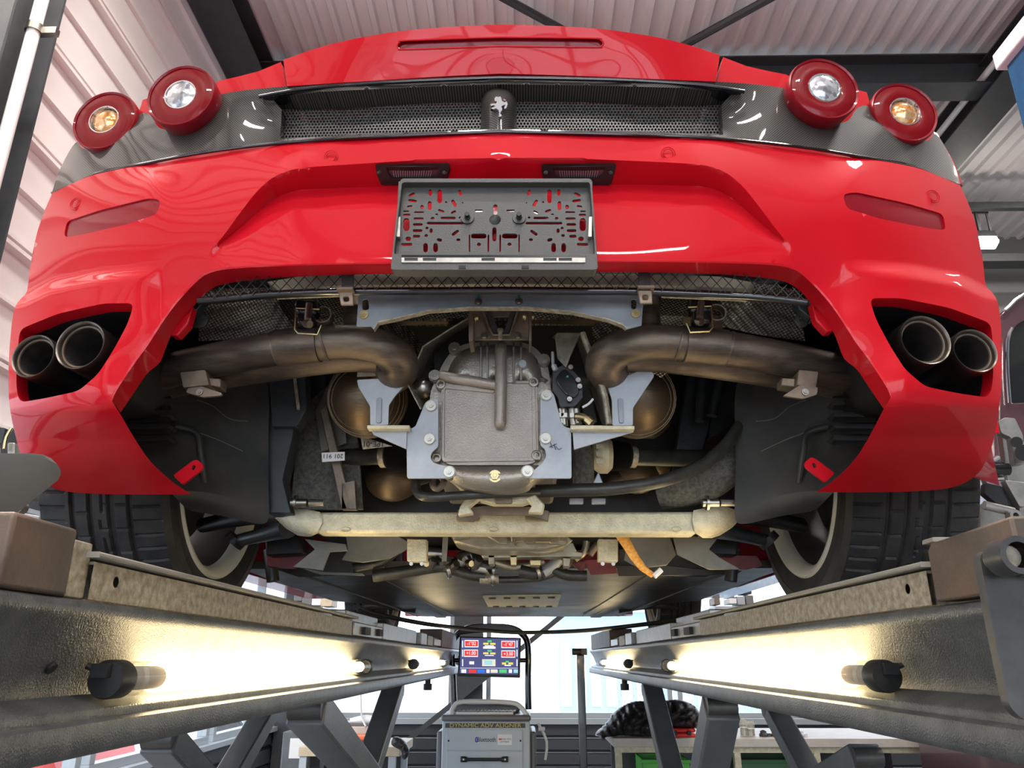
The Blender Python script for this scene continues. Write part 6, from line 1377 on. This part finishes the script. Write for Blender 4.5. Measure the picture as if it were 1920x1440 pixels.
def puff(outline, Y, h, fold, step=4, seed=1, fs=.06, depth=None):
    V, F = cdt(outline, [], step); oc = np.array(dens(outline, 3)); rs = np.random.RandomState(seed); m = MB(); pts = []
    ks = [(rs.uniform(-1, 1)*fs*2, rs.uniform(-1, 1)*fs*2, rs.uniform(0, 6)) for _ in range(7)]
    for u, v in V:
        d_ = np.sqrt(((oc-np.array([u, v]))**2).sum(1)).min(); t = min(1, d_/26); f_ = sum(abs(math.sin(a*u+b*v+c+1.8*math.sin(.6*b*u-.5*a*v))) for a, b, c in ks[:3])/3
        pts.append((u, v, h*math.sqrt(max(0, 1-(1-t)**2))+fold*(f_-.6)*min(1, t*3)))
    n = len(pts); m.add([P(u, v, Y-d) for u, v, d in pts]+[P(u, v, Y)+Vector((0, .02+d*1.2, 0)) for u, v, d in pts], list(F)+[(c+n, b+n, a+n) for a, b, c in F])
    cnt = {}
    for t_ in F:
        for k in range(3): cnt[(t_[k], t_[(k+1) % 3])] = 1
    m.add([], []); m.f += [(b, a, a+n, b+n) for a, b in cnt if (b, a) not in cnt]
    return m
m = puff(smooth2([(736, 1384), (745, 1382), (756, 1388), (765, 1400), (767, 1412), (760, 1424), (754, 1420), (752, 1408), (742, 1402), (734, 1396)], 3), LY-.01, .03, .04, 3, 3, .3)
tag(obj('glove', m, M['cloth'], smooth=80), 'crumpled dark glove draped over the left bench end', 'glove')
a, c = P(531, 1372, 5.6), P(580, 1440, 5.6); t = thing('floor_cabinet', 'slate grey cabinet with a white notice, at the left behind the lift leg', 'cabinet', ((a.x+c.x)/2, 5.8, -1.36))
m = MB(); m.box2((a.x, 5.6, -1.36), (c.x, 6.1, a.z)); obj('cabinet_body', m, M['lift_leg'], t, bevel=.005); m = MB(); m.box2((a.x+.01, 5.59, -1.3), (c.x-.01, 5.6, c.z+.12)); obj('cabinet_door', m, M['lift_leg'], t, bevel=.003); m = MB(); m.box2((a.x+.055, 5.588, a.z-.16), (c.x-.04, 5.60, a.z-.04)); obj('notice', m, M['white'], t)
# --- right bench
RY = 4.75; rz = zof(1384, RY); rx0, rx1 = P(1150, 1390, RY).x, 2.3
b = thing('workbench', 'long worn white workbench behind the right lift legs', 'workbench', ((rx0+rx1)/2, RY+.35, -1.36))
m = MB(); m.box2((rx0, RY, rz-.045), (rx1, RY+.7, rz)); obj('worktop', m, M['benchw'], b, bevel=.003)
m = MB(); m.box2((rx0+.01, RY+.02, rz-.075), (rx1, RY+.06, rz-.045)); obj('apron', m, M['cream'], b)
for xx in (rx0+.03, P(1385, 1420, RY).x, P(1535, 1420, RY).x, rx1-.04): m = MB(); m.box((xx, RY+.04, (rz-.075-1.36)/2), (.035, .04, rz-.075+1.36)); obj('leg', m, M['cream'], b)
m = MB(); m.box2((rx0+.05, RY+.62, -1.3), (rx1, RY+.66, rz-.05)); obj('back_panel', m, M['siding'], b)
case('toolbox', 1252, 1366, 1306, 1383.5, RY+.06, 'redp', 'small red case on the right bench under the black cover', 'case', .2)
m = puff(smooth2([(1118, 1374), (1135, 1360), (1150, 1338), (1168, 1325), (1190, 1316), (1215, 1315), (1245, 1314), (1275, 1312), (1300, 1322), (1314, 1340), (1312, 1364), (1290, 1365), (1250, 1366), (1246, 1382), (1200, 1383), (1165, 1380), (1150, 1384), (1146, 1400), (1150, 1415), (1138, 1422), (1126, 1412), (1118, 1395)], 3), RY+.12, .11, .10, 2.6, 5, .10)
m.v = [Vector((p.x, p.y, max(p.z, rz+.004) if p.y > RY-.003 else p.z)) for p in m.v]
tag(obj('black_cover', m, M['cloth'], smooth=70), 'crumpled black fabric cover heaped on the right bench', 'cover')
for i, (u, h_) in enumerate(((1396, 30), (1409, 26))):
    p = Vector((P(u, 1383, RY+.15).x, RY+.15, rz)); r = pxr(7.5, u, 1383, RY+.15); hh = pxr(h_, u, 1383, RY+.15)
    t = thing('glass_jar', ['taller clear jar on the right bench beside the lift leg', 'shorter clear jar on the right bench, right of the taller one'][i], 'jar', p)
    m = MB(); m.lathe([(0, .002), (r, .002), (r, hh*.8), (r*.8, hh*.9), (r*.8, hh)], p, (0, 0, 1), 20); obj('jar_glass', m, M['sleeve'], t, smooth=50); m = MB(); m.cyl(p+Vector((0, 0, .004)), p+Vector((0, 0, hh*.5)), r*.9, n=16); obj('contents', m, M['zinc'], t)
for i, (u, r, mt, lab, nm) in enumerate(((1432, .022, 'darksteel', 'dark metal part on the right bench, next to the jars', 'metal_part'), (1456, .028, 'brass', 'brassy round part on the right bench', 'metal_part'), (1478, .024, 'machined', 'pale metal part on the right bench, middle of the row', 'metal_part'), (1502, .020, 'white', 'white rag on the right bench, farthest right', 'rag'))):
    p = Vector((P(u, 1383, RY+.12).x, RY+.12, rz)); m = MB(); m.lathe([(0, .001), (r*1.1, .001), (r*1.2, r*.5), (r*.8, r*1.0), (r*.85, r*1.3), (r*.3, r*1.6), (0, r*1.6)], p, (0, 0, 1), 12); m.box(p+Vector((r, 0, r*.4)), (r*1.6, r*.9, r*.8)); tag(obj(nm, m, M[mt], smooth=40), lab, 'part' if nm != 'rag' else 'rag')
for (u0, v0, u1, mt, lab) in ((1204, 1424, 1292, 'green', 'bright green crate under the right bench'), (1386, 1424, 1516, 'dkgreen', 'dark green crate under the right bench, farther right')):
    a, c = P(u0, v0, RY+.15), P(u1, v0, RY+.15); t = thing('crate', lab, 'crate', ((a.x+c.x)/2, RY+.3, -1.36)); m = MB()
    zb_ = a.z-.30
    m.box2((a.x, RY+.15, zb_), (c.x, RY+.162, a.z)); m.box2((a.x, RY+.44, zb_), (c.x, RY+.452, a.z)); m.box2((a.x, RY+.15, zb_), (a.x+.012, RY+.45, a.z)); m.box2((c.x-.012, RY+.15, zb_), (c.x, RY+.45, a.z)); m.box2((a.x, RY+.15, zb_), (c.x, RY+.45, zb_+.01)); obj('crate_wall', m, M[mt], t, kind='stuff')
    m = MB(); m.box2((a.x-.008, RY+.142, a.z-.02), (c.x+.008, RY+.154, a.z)); obj('crate_rim', m, M[mt], t, bevel=.003)
    m = MB(); m.box2((a.x-.02, RY+.1, zb_-.03), (c.x+.02, RY+.55, zb_-.001)); o = obj('bench_shelf', m, M['cream'], b)
# --- blue steel column with white cap, right
bc = thing('blue_column', 'blue steel lift column with a white cap at the top right', 'column', (1.86, 2.32, -1.36))
xl = P(1888, 130, 2.4).x; ztop = P(1888, 118, 2.4).z
m = MB(); m.box2((xl, 2.2, -1.36), (xl+.28, 2.4, ztop)); obj('column_body', m, M['blue'], bc, bevel=.006)
m = MB(); m.prism([(xl-.03, 2.18, ztop-.02), (xl+.30, 2.18, ztop-.02), (xl+.30, 2.18, ztop+.16), (xl+.10, 2.18, ztop+.13), (xl-.03, 2.18, ztop+.05)], (0, .24, 0)); obj('cap', m, M['white'], bc, bevel=.006)
# --- plum vehicle with its tailgate, right
v_ = thing('parked_van', 'dark plum vehicle standing beyond the bumper at the right edge', 'car', P(1930, 800, 3.3)+Vector((.4, .6, -1.0)))
body_ = [(1874, 592), (1888, 578), (1930, 545), (2050, 500), (2300, 480), (2300, 1000), (1884, 1000), (1874, 800)]
win_ = rnd([(1892, 632), (1905, 610), (1960, 580), (2040, 570), (2040, 750), (1893, 756)], 8, 3)
m = plate(body_, [win_], 3.3, .05); bd_ = obj('body_panel', m, M['plum'], v_, bevel=.006)
m = plate(win_, [], 3.32, .01); obj('rear_window', m, M['glass_dark'], v_)
m = MB(); a, c = P(1884, 1000, 3.4), P(2300, 480, 3.4); m.box2((a.x, 3.35, -1.1), (a.x+1.6, 4.6, P(1884, 640, 3.4).z)); obj('car_body', m, M['plum'], v_, bevel=.08)
for yy in (4.0, ): m = MB(); m.cyl((a.x+.0, yy, -1.03), (a.x+.22, yy, -1.03), .33, n=28); obj('wheel', m, M['rubber'], v_, smooth=40)
m = MB(); m.tube([P(1884, 582, 3.28), P(1890, 577, 3.28), P(1930, 545, 3.28), P(2050, 500, 3.28)], .010, 8, sm=2); obj('roof_strip', m, M['chrome'], v_)
m = MB(); m.tube([P(u, v, 3.285) for u, v in ((1893, 756), (1889, 700), (1889, 640), (1897, 615))], .008, 8, sm=2); obj('window_strip', m, M['chrome'], v_)
# --- alignment hardware beside the wheels
wc = thing('wheel_clamp', 'machined aluminium wheel clamp on the rear right wheel', 'clamp', P(1885, 900, 1.78))
for q, y, mt in (([(1872, 790), (1884, 783), (1903, 784), (1918, 815), (1922, 870), (1903, 872), (1896, 820), (1878, 812)], 1.72, 'machined'), ([(1878, 812), (1925, 830), (1925, 905), (1890, 905)], 1.78, 'machined'), ([(1845, 893), (1925, 885), (1925, 925), (1855, 915)], 1.80, 'machined'),
                 ([(1848, 905), (1880, 912), (1912, 950), (1912, 968), (1870, 945), (1846, 925)], 1.74, 'black'), ([(1838, 945), (1930, 930), (1930, 985), (1900, 1002), (1838, 1005)], 1.84, 'machined'), ([(1884, 900), (1925, 905), (1925, 950), (1912, 950)], 1.72, 'machined')):
    obj('clamp_plate', plate(rnd(q, 3, 2), [], y, .02), M[mt], wc, bevel=.002)
m = MB(); m.cyl(P(1852, 880, 1.68), P(1890, 880, 1.68), .014, n=12); m.cyl(P(1862, 868, 1.68), P(1862, 892, 1.68), .010, n=8); m.cyl(P(1876, 868, 1.68), P(1876, 892, 1.68), .008, n=8); obj('clamp_screw', m, M['black_gloss'], wc)
m = MB(); m.cyl(P(1857, 866, 1.69), P(1872, 858, 1.69), .006, n=8); m.cyl(P(1860, 898, 1.69), P(1880, 896, 1.69), .006, n=8); obj('spring', m, M['chrome'], wc)
m = MB(); m.lathe([(.006, 0), (.0125, 0), (.0125, .02), (.006, .02)], P(1905, 966, 1.68), (0, 1, 0), 20); m.cyl(P(1845, 947, 1.70), P(1900, 960, 1.70), .010, n=12); obj('clamp_tube', m, M['machined'], wc)
m = MB(); m.cyl(P(1906, 829, 1.70), P(1906, 829, 1.66), .012, n=14); m.cyl(P(1920, 849, 1.70), P(1920, 849, 1.66), .018, n=14); obj('knob', m, M['black'], wc)
m = MB(); m.prism([PZ(1748, 1012, .115), PZ(1990, 1010, .115), PZ(1990, 1008, .115)+Vector((0, .35, 0)), PZ(1748, 1012, .115)+Vector((0, .35, 0))], (0, 0, .004)) if False else None
m = plate([(1749, 1007), (2060, 1007), (2060, 1017), (1749, 1016)], [], 1.06, .03); tag(obj('target_plate', m, M['target'], bevel=.001), 'thin grey plate seen edge-on above the right stop block', 'plate')
m = plate([(1880, 1011), (2060, 1008), (2060, 1050), (1925, 1034), (1880, 1020)], [], .98, .012); tag(obj('target_plate', m, M['target'], bevel=.001), 'second grey plate tilted below the edge-on one at the far right', 'plate')
wc = thing('wheel_clamp', 'wheel clamp on the rear left wheel behind the grey target plate', 'clamp', P(30, 900, 1.6))
for q, y, mt in (([(0, 835), (26, 800), (36, 812), (30, 860), (0, 868)], 1.62, 'black'), ([(14, 830), (28, 830), (28, 855), (14, 855)], 1.60, 'machined'), ([(-20, 945), (30, 960), (74, 968), (76, 995), (40, 985), (-20, 968)], 1.70, 'machined'), ([(40, 935), (70, 925), (76, 958), (52, 952)], 1.66, 'black'), ([(-20, 800), (10, 802), (4, 830), (-20, 840)], 1.63, 'navy')):
    obj('clamp_plate', plate(rnd(q, 3, 2), [], y, .02), M[mt], wc, bevel=.002)
m = MB(); m.cyl(P(8, 960, 1.55), P(60, 932, 1.58), .009, n=12); m.cyl(P(45, 932, 1.60), P(76, 930, 1.62), .013, n=12); m.lathe([(.007, 0), (.013, 0), (.013, .02), (.007, .02)], P(31, 950, 1.53), (0, 1, 0), 20); obj('clamp_tube', m, M['target'], wc)
m = MB(); m.tube([P(8, 842, 1.59), P(12, 820, 1.59), P(22, 802, 1.59)], .0035, 8, sm=3); obj('hook', m, M['brass'], wc)
pl4 = [(-160, 850), (60, 850), (80, 852), (96, 859), (103, 870), (103, 880), (98, 890), (10, 962), (-60, 1030), (-160, 1060)]
V, F = cdt(rnd(pl4, 3, 2)); f_ = lambda u, v: 1.02+(v-850)*.0016
m = plate(rnd(pl4, 3, 2), [], f_, .012, ext=(.004, .010, -.006)); tag(obj('target_plate', m, M['target'], bevel=.001), 'large flat grey plate with a rounded corner at the left edge, before the bumper', 'plate')

# --- racks of small bins high on both sides, seen past the wheels
for sd, cells in (('left', [(553, 1098, 13, 10, 'siding'), (570, 1102, 16, 11, 'wood'), (586, 1108, 15, 11, 'white'), (552, 1111, 14, 16, 'cabinet_dark'), (567, 1114, 17, 20, 'cabinet_dark'), (585, 1120, 16, 15, 'white'), (602, 1122, 20, 15, 'wood'), (553, 1128, 14, 10, 'siding')]),
                  ('right', [(1366, 1108, 12, 12, 'fr'), (1379, 1104, 15, 9, 'wood'), (1393, 1100, 17, 14, 'siding'), (1367, 1122, 15, 10, 'white'), (1382, 1118, 16, 16, 'fr'), (1398, 1116, 16, 17, 'cabinet_dark'), (1339, 1120, 12, 14, 'brown')])):
    a, c = P(cells[0][0], cells[0][1], 6.0), P(cells[-1][0]+40, 1140, 6.0); rk = thing('bin_rack', 'rack of small grey, beige and white bins high at the far %s, past the wheel' % sd, 'rack', (a.x, 6.1, -1.36))
    for u, v, w_, h_, mt in cells: fr(u, v, u+w_, v+h_, 6.0, .18, mt, 'bin', rk, .004)
    z_ = min(P(c_[0], c_[1]+c_[3], 6.0).z for c_ in cells)-.01; x_ = [P(c_[0], 1120, 6.0).x for c_ in cells]
    m = MB(); m.box2((min(x_), 5.99, z_-.02), (max(x_)+.1, 6.2, z_)); obj('shelf', m, M['fr'], rk)
    m = MB(); m.box2((min(x_)+.03, 6.16, -1.36), (min(x_)+.08, 6.2, z_-.02)); obj('rack_post', m, M['fr'], rk)
# ================================================================= lift everything from lens-relative heights to floor-relative heights
for o in list(C.objects):
    if o.parent is None and o.type not in ('CAMERA', 'LIGHT'): o.location.z += H
